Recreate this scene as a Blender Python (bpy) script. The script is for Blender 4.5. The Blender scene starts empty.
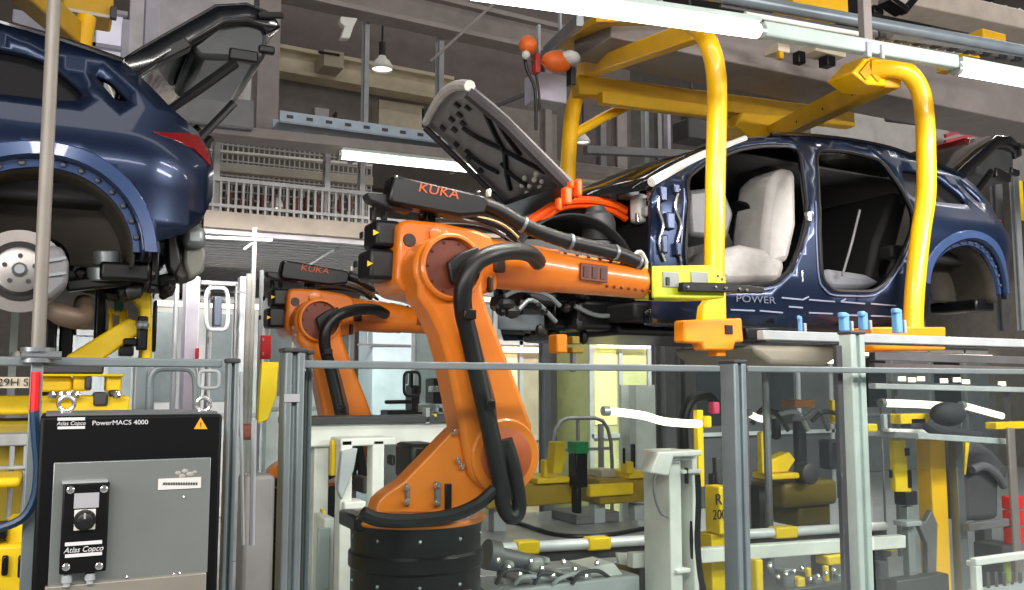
import bpy, bmesh, math, random
from mathutils import Vector, Matrix
from mathutils.geometry import delaunay_2d_cdt
random.seed(7)
SC = bpy.context.scene
COL = SC.collection
# ------------------------------------------------------------------ camera, world, lights, exposure
YAW, PITCH, FPX, CH = math.radians(27), math.atan(90/900), 900.0, 1.6
cd = bpy.data.cameras.new('camera'); cam = bpy.data.objects.new('camera', cd); COL.objects.link(cam)
cd.sensor_fit = 'HORIZONTAL'; cd.sensor_width = 36; cd.lens = FPX*36/1024; cd.clip_start = .05
cam.location = (0, 0, CH); cam.rotation_euler = (math.pi/2+PITCH, 0, -YAW)
SC.camera = cam
vs = SC.view_settings
SC.display_settings.display_device = 'sRGB'
vs.view_transform = 'Standard'; vs.look = 'None'; vs.gamma = 1; vs.use_curve_mapping = False
vs.exposure = 0.0
w = bpy.data.worlds.new('hall_air'); SC.world = w; w.use_nodes = True
w.node_tree.nodes['Background'].inputs[0].default_value = (.86, .92, 1, 1)
w.node_tree.nodes['Background'].inputs[1].default_value = .14
def area(name, loc, target, sx, sy, power, color=(1, .95, .9), spread=180):
    l = bpy.data.lights.new(name, 'AREA'); l.shape = 'RECTANGLE'; l.size = sx; l.size_y = sy; l.energy = power; l.color = color; l.spread = math.radians(spread)
    o = bpy.data.objects.new(name, l); COL.objects.link(o); o.location = loc
    o.rotation_euler = (Vector(target)-Vector(loc)).to_track_quat('-Z', 'Y').to_euler()
    return o
area('walkway_fill_light', (1.5, -2.6, 4.6), (2.6, 3.4, 1.2), 7, .5, 300)  # unseen fill behind the camera, added to lighten the front
area('walkway_fill_light', (-2.2, -.6, 3.6), (1.2, 5.2, .9), 3, .4, 130)  # left fill added out of view to brighten the white conveyor
area('walkway_fill_light', (5.6, .6, 3.4), (5.4, 4.2, .7), 3, .3, 225)  # added fill beyond the right edge for the lower right equipment
area('hall_light_and_fill', (3.6, 2.2, 8.6), (3.6, 3.0, 0), 12, .5, 120)
area('hall_light_and_fill', (4, 7.6, 8.6), (4, 7.7, 0), 12, .5, 120)
area('hall_light_and_fill', (11.5, 4.6, 7.5), (13, 7.5, 2.2), 4, .5, 330)  # out-of-view fill added to brighten the right wall
area('hall_light_and_fill', (8, 11.5, 9.0), (8, 11.7, 0), 14, .5, 120)
area('line_fill_light', (.4, 7.3, 3.2), (.9, 10.4, .6), 4, .2, 95, spread=95)  # added fill facing away from the camera, brightens machines under the gallery
area('fixture_fill_light', (-1.7, 2.1, 1.9), (.3, 4.7, 1.8), .8, .8, 30)  # unseen fill added for the yellow fixture and left car flank
area('line_fill_light', (6.2, 6.6, 3.6), (6.6, 10.0, .6), 5, .2, 110, spread=110)  # second away-facing fill, added for the machines behind the right car

# ------------------------------------------------------------------ projection helpers
Fv = Vector((math.sin(YAW)*math.cos(PITCH), math.cos(YAW)*math.cos(PITCH), math.sin(PITCH)))
Rv = Vector((math.cos(YAW), -math.sin(YAW), 0))
Uv = Rv.cross(Fv)
CV = Vector((0, 0, CH))
def P(x, y, Y):
    d = Fv+Rv*((x-512)/FPX)+Uv*((295-y)/FPX)
    return CV+d*(Y/d.y)
def PZ(x, y, Z):
    d = Fv+Rv*((x-512)/FPX)+Uv*((295-y)/FPX)
    return CV+d*((Z-CH)/d.z)
def PX(x, y, X):
    d = Fv+Rv*((x-512)/FPX)+Uv*((295-y)/FPX)
    return CV+d*(X/d.x)

def span(x0, x1, y, Y, d):      # X range (and depth) of a box whose seen width, side face included, is x0..x1
    X1 = P(x1, y, Y).x; w_ = X1-P(x0, y, Y).x
    while P(x0, y, Y+d).x > X1-.45*w_: d *= .85
    return (P(x0, y, Y+d).x, X1), d
# ------------------------------------------------------------------ materials
MATS = {}
def mat(name, col, rough=.5, metal=0, var=.12, scale=6, coat=0, emit=0, bump=0, spec=.5):
    if name in MATS: return MATS[name]
    m = bpy.data.materials.new(name); m.use_nodes = True
    nt = m.node_tree; b = nt.nodes['Principled BSDF']
    c = tuple(((v+.055)/1.055)**2.4 if v > .04045 else v/12.92 for v in col)
    tc = nt.nodes.new('ShaderNodeTexCoord'); n = nt.nodes.new('ShaderNodeTexNoise')
    n.inputs['Scale'].default_value = scale; n.inputs['Detail'].default_value = 4
    nt.links.new(tc.outputs['Object'], n.inputs['Vector'])
    r = nt.nodes.new('ShaderNodeValToRGB')
    r.color_ramp.elements[0].position = .3; r.color_ramp.elements[1].position = .72
    r.color_ramp.elements[0].color = (*[v*(1-var) for v in c], 1); r.color_ramp.elements[1].color = (*[min(1, v*(1+var)) for v in c], 1)
    nt.links.new(n.outputs['Fac'], r.inputs['Fac'])
    nt.links.new(r.outputs['Color'], b.inputs['Base Color'])
    b.inputs['Roughness'].default_value = rough; b.inputs['Metallic'].default_value = metal
    b.inputs['Coat Weight'].default_value = coat; b.inputs['Coat Roughness'].default_value = .04
    b.inputs['Specular IOR Level'].default_value = spec
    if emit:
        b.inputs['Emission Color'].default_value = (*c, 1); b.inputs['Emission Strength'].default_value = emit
    if bump:
        bp = nt.nodes.new('ShaderNodeBump'); bp.inputs['Strength'].default_value = bump; bp.inputs['Distance'].default_value = .01
        nt.links.new(n.outputs['Fac'], bp.inputs['Height']); nt.links.new(bp.outputs[0], b.inputs['Normal'])
    MATS[name] = m; return m
def glassmat(name, haze=.06, tint=(.95, 1, .98), refl=.5):
    m = bpy.data.materials.new(name); m.use_nodes = True; nt = m.node_tree; nt.nodes.clear()
    o = nt.nodes.new('ShaderNodeOutputMaterial'); t = nt.nodes.new('ShaderNodeBsdfTransparent'); t.inputs[0].default_value = (*tint, 1)
    g = nt.nodes.new('ShaderNodeBsdfGlossy'); g.inputs['Roughness'].default_value = .03
    d = nt.nodes.new('ShaderNodeBsdfDiffuse'); d.inputs[0].default_value = (.75, .78, .78, 1)
    fr = nt.nodes.new('ShaderNodeFresnel'); fr.inputs[0].default_value = 1.45
    mu = nt.nodes.new('ShaderNodeMath'); mu.operation = 'MULTIPLY'; mu.inputs[1].default_value = refl
    n = nt.nodes.new('ShaderNodeTexNoise'); n.inputs['Scale'].default_value = 2.5
    mh = nt.nodes.new('ShaderNodeMath'); mh.operation = 'MULTIPLY'; mh.inputs[1].default_value = haze*2  # pale diffuse share paints in the hazy reflection on the panes
    a = nt.nodes.new('ShaderNodeMixShader'); b = nt.nodes.new('ShaderNodeMixShader')
    nt.links.new(n.outputs['Fac'], mh.inputs[0]); nt.links.new(mh.outputs[0], a.inputs[0])
    nt.links.new(t.outputs[0], a.inputs[1]); nt.links.new(d.outputs[0], a.inputs[2])
    nt.links.new(fr.outputs[0], mu.inputs[0]); nt.links.new(mu.outputs[0], b.inputs[0])
    nt.links.new(a.outputs[0], b.inputs[1]); nt.links.new(g.outputs[0], b.inputs[2]); nt.links.new(b.outputs[0], o.inputs[0])
    MATS[name] = m; return m
ORANGE = mat('robot_orange_paint', (.86, .46, .09), .38, coat=.3, var=.08)
ORDARK = mat('robot_cover_brown', (.42, .18, .09), .5)
BLACKP = mat('black_plastic', (.05, .05, .055), .45)
BLACKM = mat('black_satin_metal', (.04, .045, .055), .32, .0, spec=.35)
RUBBER = mat('black_rubber_hose', (.045, .045, .05), .42)
GREYM = mat('grey_metal', (.50, .52, .53), .4, .6)
ALU = mat('aluminium_profile', (.60, .63, .63), .4, .5)
FENCE = mat('fence_grey_paint', (.46, .50, .51), .45, .2)
PALEGR = mat('pale_green_paint', (.68, .74, .72), .45)
YEL = mat('hanger_yellow_paint', (.98, .75, .05), .35, coat=.3, var=.06)
YEL2 = mat('fixture_yellow_paint', (.92, .78, .06), .45, var=.1)
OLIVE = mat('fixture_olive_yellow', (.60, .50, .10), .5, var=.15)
OCHRE = mat('hanger_ochre_paint', (.80, .62, .08), .45, var=.1)
AMBER = mat('clamp_amber_paint', (.95, .56, .06), .42, var=.08)
LIME = mat('gripper_lime_paint', (.74, .77, .08), .4, var=.06)
BLUE = mat('car_navy_paint', (.105, .16, .265), .32, .6, coat=.22, var=.04, scale=3)
BLUEL = mat('car_arch_light_blue', (.22, .30, .46), .3, .2, coat=.6, var=.05)
CARBLK = mat('car_black_gloss', (.05, .055, .07), .18, coat=.7)
CARDARK = mat('car_inner_dark', (.045, .045, .055), .7)
LINER = mat('arch_liner_brown', (.16, .14, .11), .8, var=.3, scale=9)
WHITE = mat('white_paint', (.86, .86, .84), .5)
WHITEP = mat('white_protective_film', (.72, .71, .70), .45, var=.1, scale=14, bump=.6)
CREAM = mat('cream_paint', (.80, .76, .68), .6)
WALLW = mat('wall_white', (.80, .78, .80), .8)
WALLD = mat('panel_dark_taupe', (.36, .33, .32), .8)
WALLM = mat('panel_mid_taupe', (.50, .48, .46), .8)
TAUPE = mat('steel_taupe_paint', (.52, .49, .48), .55)
BEIGE = mat('beam_beige_paint', (.70, .65, .60), .6)
LILAC = mat('column_lilac_grey', (.68, .67, .72), .6)
DKGREY = mat('dark_grey_steel', (.26, .26, .27), .5, .2)
MIDGREY = mat('mid_grey_steel', (.44, .44, .45), .5, .2)
LTGREY = mat('light_grey_panel', (.64, .66, .67), .5)
PANELG = mat('cabinet_grey_green_panel', (.56, .58, .57), .3, .45, var=.05)
SILVER = mat('bright_silver', (.82, .82, .82), .25, .9)
STEELD = mat('brake_disc_steel', (.50, .48, .47), .35, .7)
RED = mat('red_plastic', (.85, .09, .10), .4)
TAILR = mat('tail_light_red', (.45, .03, .05), .15, coat=1)
HVOR = mat('orange_cable', (1, .34, .05), .4)
GREEN = mat('green_plastic', (.10, .58, .32), .45)
LBLUE = mat('light_blue_clamp', (.42, .64, .86), .5)
PALEB = mat('pale_blue_panel', (.72, .79, .82), .5)
FLOORM = mat('floor_grey_paint', (.64, .65, .66), .35, var=.1, scale=1.5)
CEIL = mat('ceiling_dark_grey', (.36, .35, .35), .85)
GREYBAG = mat('dark_grey_fabric', (.27, .26, .28), .8, bump=.8, scale=5)
SEATG = mat('seat_grey_fabric', (.46, .47, .50), .8)
LAMP = mat('lamp_white_emitter', (1, .97, .93), .5, emit=5, var=0)
SOFTGLOW = mat('lamp_and_reflection_emitter', (1, .94, .85), .5, emit=2.2, var=0)
WTEXT = mat('white_print', (.85, .85, .85), .6, var=0)
OTEXT = mat('orange_print', (.78, .34, .13), .6, var=0)
YTEXT = mat('yellow_print', (.95, .80, .10), .6, var=0)
BTEXT = mat('black_print', (.03, .03, .03), .6, var=0)
GLASS = glassmat('guard_pane_clear', .003, refl=.25)
CARGL = glassmat('car_glass_tint', .02, (.25, .27, .3), 1)

# ------------------------------------------------------------------ mesh building
class MB:
    def __init__(s): s.v = []; s.f = []; s.st = []
    def add(s, vs, fs):
        n = len(s.v); s.st.append((n, len(s.f))); s.v += [Vector(v) for v in vs]; s.f += [tuple(i+n for i in f) for f in fs]; return s
    def box(s, a, b):
        x0, y0, z0 = a; x1, y1, z1 = b
        if x0 > x1: x0, x1 = x1, x0
        if y0 > y1: y0, y1 = y1, y0
        if z0 > z1: z0, z1 = z1, z0
        return s.add([(x0, y0, z0), (x1, y0, z0), (x1, y1, z0), (x0, y1, z0), (x0, y0, z1), (x1, y0, z1), (x1, y1, z1), (x0, y1, z1)],
                     [(0, 3, 2, 1), (4, 5, 6, 7), (0, 1, 5, 4), (1, 2, 6, 5), (2, 3, 7, 6), (3, 0, 4, 7)])
    def px(s, x0, y0, x1, y1, Y, d):            # box whose front face covers these photo coordinates at depth Y
        xm, ym = (x0+x1)/2, (y0+y1)/2
        A_, d = span(x0, x1, ym, Y, d)
        return s.box((A_[0], Y, P(xm, y1, Y).z), (A_[1], Y+d, P(xm, y0, Y).z))
    def bar(s, p, q, w, h, up=(0, 0, 1)):
        p, q = Vector(p), Vector(q); d = (q-p).normalized(); up = Vector(up)
        if abs(d.dot(up)) > .95: up = Vector((0, 1, 0))
        sd = d.cross(up).normalized(); u = sd.cross(d)
        vs = [c+sd*(w/2*i)+u*(h/2*j) for c in (p, q) for i, j in ((-1, -1), (1, -1), (1, 1), (-1, 1))]
        return s.add(vs, [(0, 1, 2, 3), (7, 6, 5, 4), (0, 4, 5, 1), (1, 5, 6, 2), (2, 6, 7, 3), (3, 7, 4, 0)])
    def tube(s, pts, r, n=10, sm=0, rib=0):
        pts = [Vector(p) for p in pts]
        if sm: pts = spline(pts, sm)
        m = len(pts); rs = r if isinstance(r, list) else [r]*m
        if len(rs) != m: rs = [rs[min(len(rs)-1, int(i*len(rs)/m))] for i in range(m)]
        if rib: rs = [q*(1+(rib if i % 2 else 0)) for i, q in enumerate(rs)]
        t0 = (pts[1]-pts[0]).normalized(); ref = Vector((0, 0, 1)) if abs(t0.z) < .9 else Vector((0, 1, 0))
        nrm = (ref-t0*ref.dot(t0)).normalized(); vs = []; fs = []
        for i, p in enumerate(pts):
            t = (pts[min(i+1, m-1)]-pts[max(i-1, 0)]).normalized()
            nrm = (nrm-t*nrm.dot(t)).normalized(); b = t.cross(nrm)
            vs += [p+(nrm*math.cos(a)+b*math.sin(a))*rs[i] for a in [2*math.pi*k/n for k in range(n)]]
        for i in range(m-1):
            for k in range(n):
                k2 = (k+1) % n; fs.append((i*n+k, i*n+k2, (i+1)*n+k2, (i+1)*n+k))
        fs.append(tuple(range(n-1, -1, -1))); fs.append(tuple((m-1)*n+k for k in range(n)))
        return s.add(vs, fs)
    def cyl(s, p, q, r, r2=None, n=24): return s.tube([p, q], [r, r if r2 is None else r2], n)
    def lathe(s, o, ax, prof, n=32, cap=True):            # prof: (distance along the axis, radius)
        o, ax = Vector(o), Vector(ax).normalized(); ref = Vector((0, 0, 1)) if abs(ax.z) < .9 else Vector((1, 0, 0))
        u = (ref-ax*ref.dot(ax)).normalized(); b = ax.cross(u); vs = []; fs = []
        for d, r in prof: vs += [o+ax*d+(u*math.cos(2*math.pi*k/n)+b*math.sin(2*math.pi*k/n))*max(r, .0005) for k in range(n)]
        for i in range(len(prof)-1):
            for k in range(n):
                k2 = (k+1) % n; fs.append((i*n+k, i*n+k2, (i+1)*n+k2, (i+1)*n+k))
        if cap: fs.append(tuple(range(n-1, -1, -1))); fs.append(tuple((len(prof)-1)*n+k for k in range(n)))
        return s.add(vs, fs)
    def prism(s, pts, ext):
        pts = [Vector(p) for p in pts]; e = Vector(ext); n = len(pts)
        return s.add(pts+[p+e for p in pts], [tuple(range(n)), tuple(range(2*n-1, n-1, -1))]+[(i, i+n, (i+1) % n+n, (i+1) % n) for i in range(n)])
    def ppx(s, pts, Y, d): return s.prism([P(x, y, Y) for x, y in pts], (0, d, 0))    # outline at depth Y, real thickness d
    def ball(s, c, r, sx=1, sy=1, sz=1, n=14):
        c = Vector(c); m = n//2; vs = []; fs = []
        for i in range(m+1):
            th = math.pi*i/m
            for k in range(n):
                a = 2*math.pi*k/n; q = max(math.sin(th), .002)
                vs.append(c+Vector((r*sx*q*math.cos(a), r*sy*q*math.sin(a), r*sz*math.cos(th))))
        for i in range(m):
            for k in range(n): fs.append((i*n+k, i*n+(k+1) % n, (i+1)*n+(k+1) % n, (i+1)*n+k))
        return s.add(vs, fs)
    def each(s, name, m, parent=None, bevel=0, solid=0):       # every shape added becomes a part of its own
        out = []
        for i, (a, b) in enumerate(s.st):
            a2, b2 = s.st[i+1] if i+1 < len(s.st) else (len(s.v), len(s.f)); q = MB()
            q.add(s.v[a:a2], [tuple(k-a for k in f) for f in s.f[b:b2]]); out.append(q.build(name, m, parent, bevel, True, solid))
        return out[0]
    def build(s, name, m, parent=None, bevel=0, smooth=True, solid=0):
        me = bpy.data.meshes.new(name)
        if parent is not None: org = ORG[parent.name]
        else:
            lo = [min(v[i] for v in s.v) for i in range(3)]; hi = [max(v[i] for v in s.v) for i in range(3)]
            org = Vector(((lo[0]+hi[0])/2, (lo[1]+hi[1])/2, lo[2]))
        me.from_pydata([v-org for v in s.v], [], s.f)
        bm = bmesh.new(); bm.from_mesh(me); bmesh.ops.recalc_face_normals(bm, faces=bm.faces)
        for f in bm.faces: f.smooth = smooth
        for e in bm.edges:
            if len(e.link_faces) == 2 and e.calc_face_angle(0) > math.radians(34): e.smooth = False
        bm.to_mesh(me); bm.free(); me.materials.append(m)
        o = bpy.data.objects.new(name, me); COL.objects.link(o)
        if parent is not None: o.parent = parent
        else: o.location = org
        ORG[o.name] = org
        if solid:
            q = o.modifiers.new('thickness', 'SOLIDIFY'); q.thickness = solid; q.offset = 0
        if bevel:
            q = o.modifiers.new('bevel', 'BEVEL'); q.width = bevel; q.segments = 2; q.limit_method = 'ANGLE'; q.angle_limit = math.radians(38)
        return o
ORG = {}
def spline(pts, k=6):
    out = []
    for i in range(len(pts)-1):
        p0, p1, p2, p3 = pts[max(i-1, 0)], pts[i], pts[i+1], pts[min(i+2, len(pts)-1)]
        for j in range(k):
            t = j/k; out.append(.5*((2*p1)+(p2-p0)*t+(2*p0-5*p1+4*p2-p3)*t*t+(3*p1-p0-3*p2+p3)*t**3))
    out.append(pts[-1]); return out
def root(name, loc, label, cat, group=None):
    o = bpy.data.objects.new(name, None); COL.objects.link(o); o.location = loc; o.empty_display_size = .1
    ORG[o.name] = Vector(loc); o['label'] = label; o['category'] = cat
    if group: o['group'] = group
    return o
def tag(o, label, cat, group=None, kind=None):
    o['label'] = label; o['category'] = cat
    if group: o['group'] = group
    if kind: o['kind'] = kind
    return o
def struct(o, label=None):
    o['kind'] = 'structure'
    if label: o['label'] = label
    return o
def dup(r, off, label, group=None, skip=()):
    c = r.copy(); COL.objects.link(c); c.location = Vector(r.location)+Vector(off); c['label'] = label
    if group: c['group'] = group
    ORG[c.name] = ORG[r.name]+Vector(off)
    for ch in list(r.children):
        if ch.name.split('.')[0] in skip: continue
        d = ch.copy(); COL.objects.link(d); d.parent = c; ORG[d.name] = ORG[c.name]
        for g in ch.children:
            e = g.copy(); COL.objects.link(e); e.parent = d; ORG[e.name] = ORG[c.name]
    return c
def text(name, s, pos, size, m, parent, xd=(1, 0, 0), zd=(0, 0, 1), wide=1, shear=0, align='CENTER', ext=.0015):
    cu = bpy.data.curves.new(name, 'FONT'); cu.body = s; cu.size = size; cu.extrude = ext; cu.align_x = align; cu.align_y = 'CENTER'; cu.shear = shear
    t = bpy.data.objects.new(name, cu); COL.objects.link(t)
    me = bpy.data.meshes.new_from_object(t.evaluated_get(bpy.context.evaluated_depsgraph_get()))
    bpy.data.objects.remove(t); xd = Vector(xd).normalized(); zd = Vector(zd); zd = (zd-xd*zd.dot(xd)).normalized(); nd = xd.cross(zd)
    org = ORG[parent.name]; pos = Vector(pos)
    for v in me.vertices: v.co = pos+xd*(v.co.x*wide)+zd*v.co.y+nd*v.co.z-org
    me.materials.clear(); me.materials.append(m); me.name = name
    o = bpy.data.objects.new(name, me); COL.objects.link(o); o.parent = parent; ORG[o.name] = org
    return o
def inpoly(x, z, poly):
    c = False; n = len(poly)
    for i in range(n):
        x0, z0 = poly[i]; x1, z1 = poly[i-1]
        if (z0 > z) != (z1 > z) and x < (x1-x0)*(z-z0)/(z1-z0)+x0: c = not c
    return c
def sheet(outer, holes, yfun, step=.07):           # a curved skin over an outline in X, Z with holes
    vs = []; ed = []
    for poly in [outer]+holes:
        n0 = len(vs); q = []
        for i in range(len(poly)):
            a, b = Vector(poly[i]), Vector(poly[(i+1) % len(poly)]); k = max(1, int((b-a).length/step))
            q += [a+(b-a)*(j/k) for j in range(k)]
        vs += q; ed += [(n0+i, n0+(i+1) % len(q)) for i in range(len(q))]
    xs = [p[0] for p in outer]; zs = [p[1] for p in outer]
    nb = list(vs); x = min(xs)+step/2
    while x < max(xs):
        z = min(zs)+step/2
        while z < max(zs):
            if inpoly(x, z, outer) and not any(inpoly(x, z, h) for h in holes) and all((v-Vector((x, z))).length > step*.45 for v in nb): vs.append(Vector((x, z)))
            z += step
        x += step
    r = delaunay_2d_cdt([Vector(v) for v in vs], ed, [], 0, 1e-5)
    V, Fc = r[0], r[2]; out = []
    for f in Fc:
        c = sum((V[i] for i in f), Vector((0, 0)))/len(f)
        if inpoly(c.x, c.y, outer) and not any(inpoly(c.x, c.y, h) for h in holes): out.append(tuple(f))
    mb = MB(); mb.add([(p.x, yfun(p.x, p.y), p.y) for p in V], out); return mb
def rnd(poly, k=4): # round a closed outline
    pts = [Vector(p) for p in poly]; n = len(pts); out = []
    for i in range(n):
        a, b, c = pts[i-1], pts[i], pts[(i+1) % n]
        p, q = b+(a-b)*.28, b+(c-b)*.28
        for j in range(k+1):
            t = j/k; out.append(p*(1-t)**2+b*2*t*(1-t)+q*t*t)
    return out

# ------------------------------------------------------------------ the hall
struct(MB().box((-8, -6, -.1), (30, 24, 0)).build('floor', FLOORM))
struct(MB().box((-8, -6, 9.5), (30, 24, 9.7)).build('ceiling', CEIL))
struct(MB().box((-8, 17, 0), (30, 17.3, 9.5)).build('wall_back', WALLM))
struct(MB().box((17.0, -6, 0), (17.3, 17, 9.5)).build('wall_right', WALLM))
struct(MB().box((-8.3, -6, 0), (-8, 17, 9.5)).build('wall_left', WALLM))
# ------------------------------------------------------------------ the car bodies on the line
CY0, CW = 4.0, 1.9
XRE = 6.1
def yb(X, Z):
    t = min(2, max(0, (Z-2.62)/.55)); y = .26*t**1.2
    if Z < 2.2: y += .04*(2.2-Z)/.2
    s = min(1, max(0, (X-(XRE-.38))/.38)); y += .22*s*s
    # soft shoulder bulge of the rear quarter
    y -= .03*math.exp(-((Z-2.62)/.12)**2)*min(1, max(0, (X-4.9)/.4))
    return CY0+y
def PB(x, y):
    Y = CY0
    for _ in range(24):
        q = P(x, y, Y); Y = .5*Y+.5*yb(q.x, q.z)
    return P(x, y, Y)
def B2(pts): return [(PB(x, y).x, PB(x, y).z) for x, y in pts]
AC, AR = (5.45, 2.22), .36
def arc(c, r, a0, a1, n): return [(c[0]+r*math.cos(math.radians(a0+(a1-a0)*i/n)), c[1]+r*math.sin(math.radians(a0+(a1-a0)*i/n))) for i in range(n+1)]
arch = arc(AC, AR, -4, 186, 22)
outer = B2([(650, 326), (648, 262), (650, 200), (656, 182), (700, 155), (743, 140), (800, 138), (850, 143), (885, 150)])
outer += [(5.28, 3.19), (5.5, 3.14), (5.70, 3.09), (5.78, 3.03), (5.91, 2.9), (6.03, 2.82), (6.09, 2.74), (6.1, 2.65), (6.1, 2.53), (6.05, 2.40), (5.97, 2.33), (5.84, 2.27)]
outer += arch+[(5.06, 1.97), (4.6, 1.95)]
front_door = rnd(B2([(684, 180), (703, 164), (737, 150), (762, 146), (797, 147), (803, 190), (801, 242), (789, 270), (773, 284), (728, 288), (690, 285), (683, 257)]))
rear_door = rnd(B2([(814, 150), (846, 152), (879, 160), (898, 186), (911, 212), (909, 236), (898, 262), (883, 284), (870, 292), (831, 291), (820, 279), (816, 213)]))
quarter = rnd([(5.04, 2.83), (5.10, 3.08), (5.40, 3.06), (5.57, 2.90), (5.54, 2.84)])
slit = rnd([(5.60, 3.0), (5.66, 2.99), (5.75, 2.885), (5.69, 2.875)])
def far(y): return 2*CY0+CW-y
def make_car():
    c = root('car', (4.3, CY0+CW/2, 1.93), 'navy blue car body without doors, hanging in yellow frame at right, bonnet raised', 'car', 'car bodies on the line')
    sheet(outer, [front_door, rear_door, quarter, slit], yb).build('body_side', BLUE, c, solid=.035)
    sheet(outer, [front_door, rear_door, quarter], lambda x, z: far(yb(x, z))).build('body_side', BLUE, c, solid=.035)
    # roof skin between the roof rails
    prof = B2([(743, 140), (770, 138), (800, 138), (850, 143), (885, 150)])+[(5.28, 3.19), (5.5, 3.14), (5.72, 3.08)]
    vs = []; fs = []; n = 9
    for x, z in prof:
        y0 = yb(x, z)+.005
        for k in range(n):
            t = k/(n-1); vs.append((x, y0+(far(y0)-y0)*t, z+.045*math.sin(math.pi*t)))
    for i in range(len(prof)-1):
        for k in range(n-1): fs.append((i*n+k, (i+1)*n+k, (i+1)*n+k+1, i*n+k+1))
    MB().add(vs, fs).build('roof', CARBLK, c, solid=.03)
    for s in (0, 1):
        pr = [Vector((x, (far(yb(x, z)-.01) if s else yb(x, z)-.01), z+.02)) for x, z in prof[1:]]
        MB().tube(pr, .014, 8, 3).build('roof_rail', CARBLK, c)
    # windscreen
    a0, a1 = (2.98, 2.70), prof[0]; vs = []; fs = []
    for i in range(6):
        t = i/5; x = a0[0]+(a1[0]-a0[0])*t; z = a0[1]+(a1[1]-a0[1])*t+.05*math.sin(math.pi*t); y0 = yb(x, z)+.04
        for k in range(n):
            q = k/(n-1); vs.append((x-.16*math.sin(math.pi*q)*(1-t*.6), y0+(far(y0)-y0)*q, z+.03*math.sin(math.pi*q)))
    for i in range(5):
        for k in range(n-1): fs.append((i*n+k, (i+1)*n+k, (i+1)*n+k+1, i*n+k+1))
    MB().add(vs, fs).build('windscreen', CARGL, c, solid=.006)
    pl = [PB(x, y)+Vector((0, -.012, .008)) for x, y in [(650, 184), (668, 174), (690, 162), (715, 151), (744, 140)]]
    o = MB().tube(pl, [.028, .026, .024, .022, .018]*1, 8, 4).build('pillar_highlight', WHITE, c); o['label'] = 'bright reflection on the windscreen pillar, built as white strip'  # the pillar's bright reflection, built as a white tube
    # weld flanges and seals round the apertures
    for h, r in ((front_door, .013), (rear_door, .013)):
        pts = [Vector((x, yb(x, z)-.012, z)) for x, z in h]; pts.append(pts[0]); MB().tube(pts, r, 6).build('door_seal', BLACKP, c)
        cx = sum(p[0] for p in h)/len(h); cz = sum(p[1] for p in h)/len(h)
        k0 = next(i for i in range(len(h)) if h[i-1][1] >= cz+.1 and h[i][1] < cz+.1); low = [p for p in h[k0:]+h[:k0] if p[1] < cz+.1]
        q = [Vector((x+(x-cx)*.07, yb(x, z)-.02, z+(z-cz)*.07)) for x, z in low]
        MB().tube(q, .005, 6).build('flange_edge', mat('flange_light_blue', (.45, .50, .62), .35, .3), c)
    # sill with its ribs and lettering
    s0, s1 = PB(728, 297), PB(902, 309)
    m = MB()
    for (xa, ya, xb, yb_) in [(779, 298, 800, 300), (806, 300, 832, 302), (838, 302, 862, 304), (868, 304, 893, 306), (728, 310, 752, 311), (757, 311, 780, 313), (786, 307, 800, 308), (806, 313, 830, 314), (836, 315, 862, 316), (868, 316, 893, 317), (800, 300, 806, 297), (838, 302, 843, 299)]:
        m.bar(PB(xa, ya)+Vector((0, -.022, 0)), PB(xb, yb_)+Vector((0, -.022, 0)), .006, .009)
    m.each('sill_rib', mat('sill_rib_grey', (.48, .51, .60), .4, .2), c)
    p = PB(753, 300); text('sill_lettering', 'POWER', p+Vector((0, -.024, 0)), .058, mat('sill_letter_grey', (.34, .37, .45), .5), c, wide=1.5)
    MB().box((2.9, 4.03, 1.93), (5.06, 4.10, 2.02)).build('sill_beam', CARBLK, c, .01)
    # floor, inner walls and battery tray
    MB().box((2.86, 4.12, 1.96), (5.1, 5.8, 2.06)).build('floor_pan', CARDARK, c, .02)
    MB().box((2.9, 4.35, 1.89), (5.0, 5.55, 1.96)).build('battery_tray', BLACKM, c, .03)
    MB().box((5.02, 4.2, 2.45), (6.0, 5.7, 2.55)).build('boot_floor', CARDARK, c, .02)
    MB().add([(3.75, 4.35, 3.07), (5.65, 4.35, 3.03), (5.65, 5.55, 3.03), (3.75, 5.55, 3.07)], [(0, 1, 2, 3)]).build('headliner', CARDARK, c, solid=.02)
    sheet([(2.9, 1.95), (2.9, 2.7), (3.3, 2.93), (3.8, 3.11), (4.3, 3.19), (5.2, 3.2), (5.6, 3.08), (5.75, 2.9), (5.75, 2.6), (5.0, 2.6), (5.0, 1.95)], [], lambda x, z: far(yb(x, z))-.05, .12).build('dark_backing', CARDARK, c)  # added dark sheet closing the far openings so the interior reads black
    sheet([(5.0, 2.8), (5.08, 3.1), (5.42, 3.08), (5.6, 2.9), (5.56, 2.8)], [], lambda x, z: yb(x, z)+.025, .1).build('quarter_glass', mat('quarter_glass_dark', (.07, .07, .08), .4, spec=.25), c)
    MB().box((5.0, 4.3, 2.06), (5.06, 5.6, 2.5)).build('rear_bulkhead', CARDARK, c)
    MB().box((3.08, 4.10, 2.06), (3.12, 5.80, 2.70)).build('firewall', CARDARK, c)
    # rear wheel housings
    for s in (0, 1):
        prf = [(.02, AR-.025), (.10, AR-.03), (.32, AR-.05), (.36, .10)]
        vs = []; fs = []; N = 24
        for d, r in prf:
            for k in range(N+1):
                a = math.radians(-8+196*k/N); y = 4.03+d
                vs.append((AC[0]+r*math.cos(a), far(y) if s else y, AC[1]+r*math.sin(a)))
        for i in range(len(prf)-1):
            for k in range(N): fs.append((i*(N+1)+k, i*(N+1)+k+1, (i+1)*(N+1)+k+1, (i+1)*(N+1)+k))
        MB().add(vs, fs).build('wheel_housing', LINER, c, solid=.01)
        # light blue arch return with its clips
        m = MB(); m2 = MB()
        vs = []; fs = []
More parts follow.
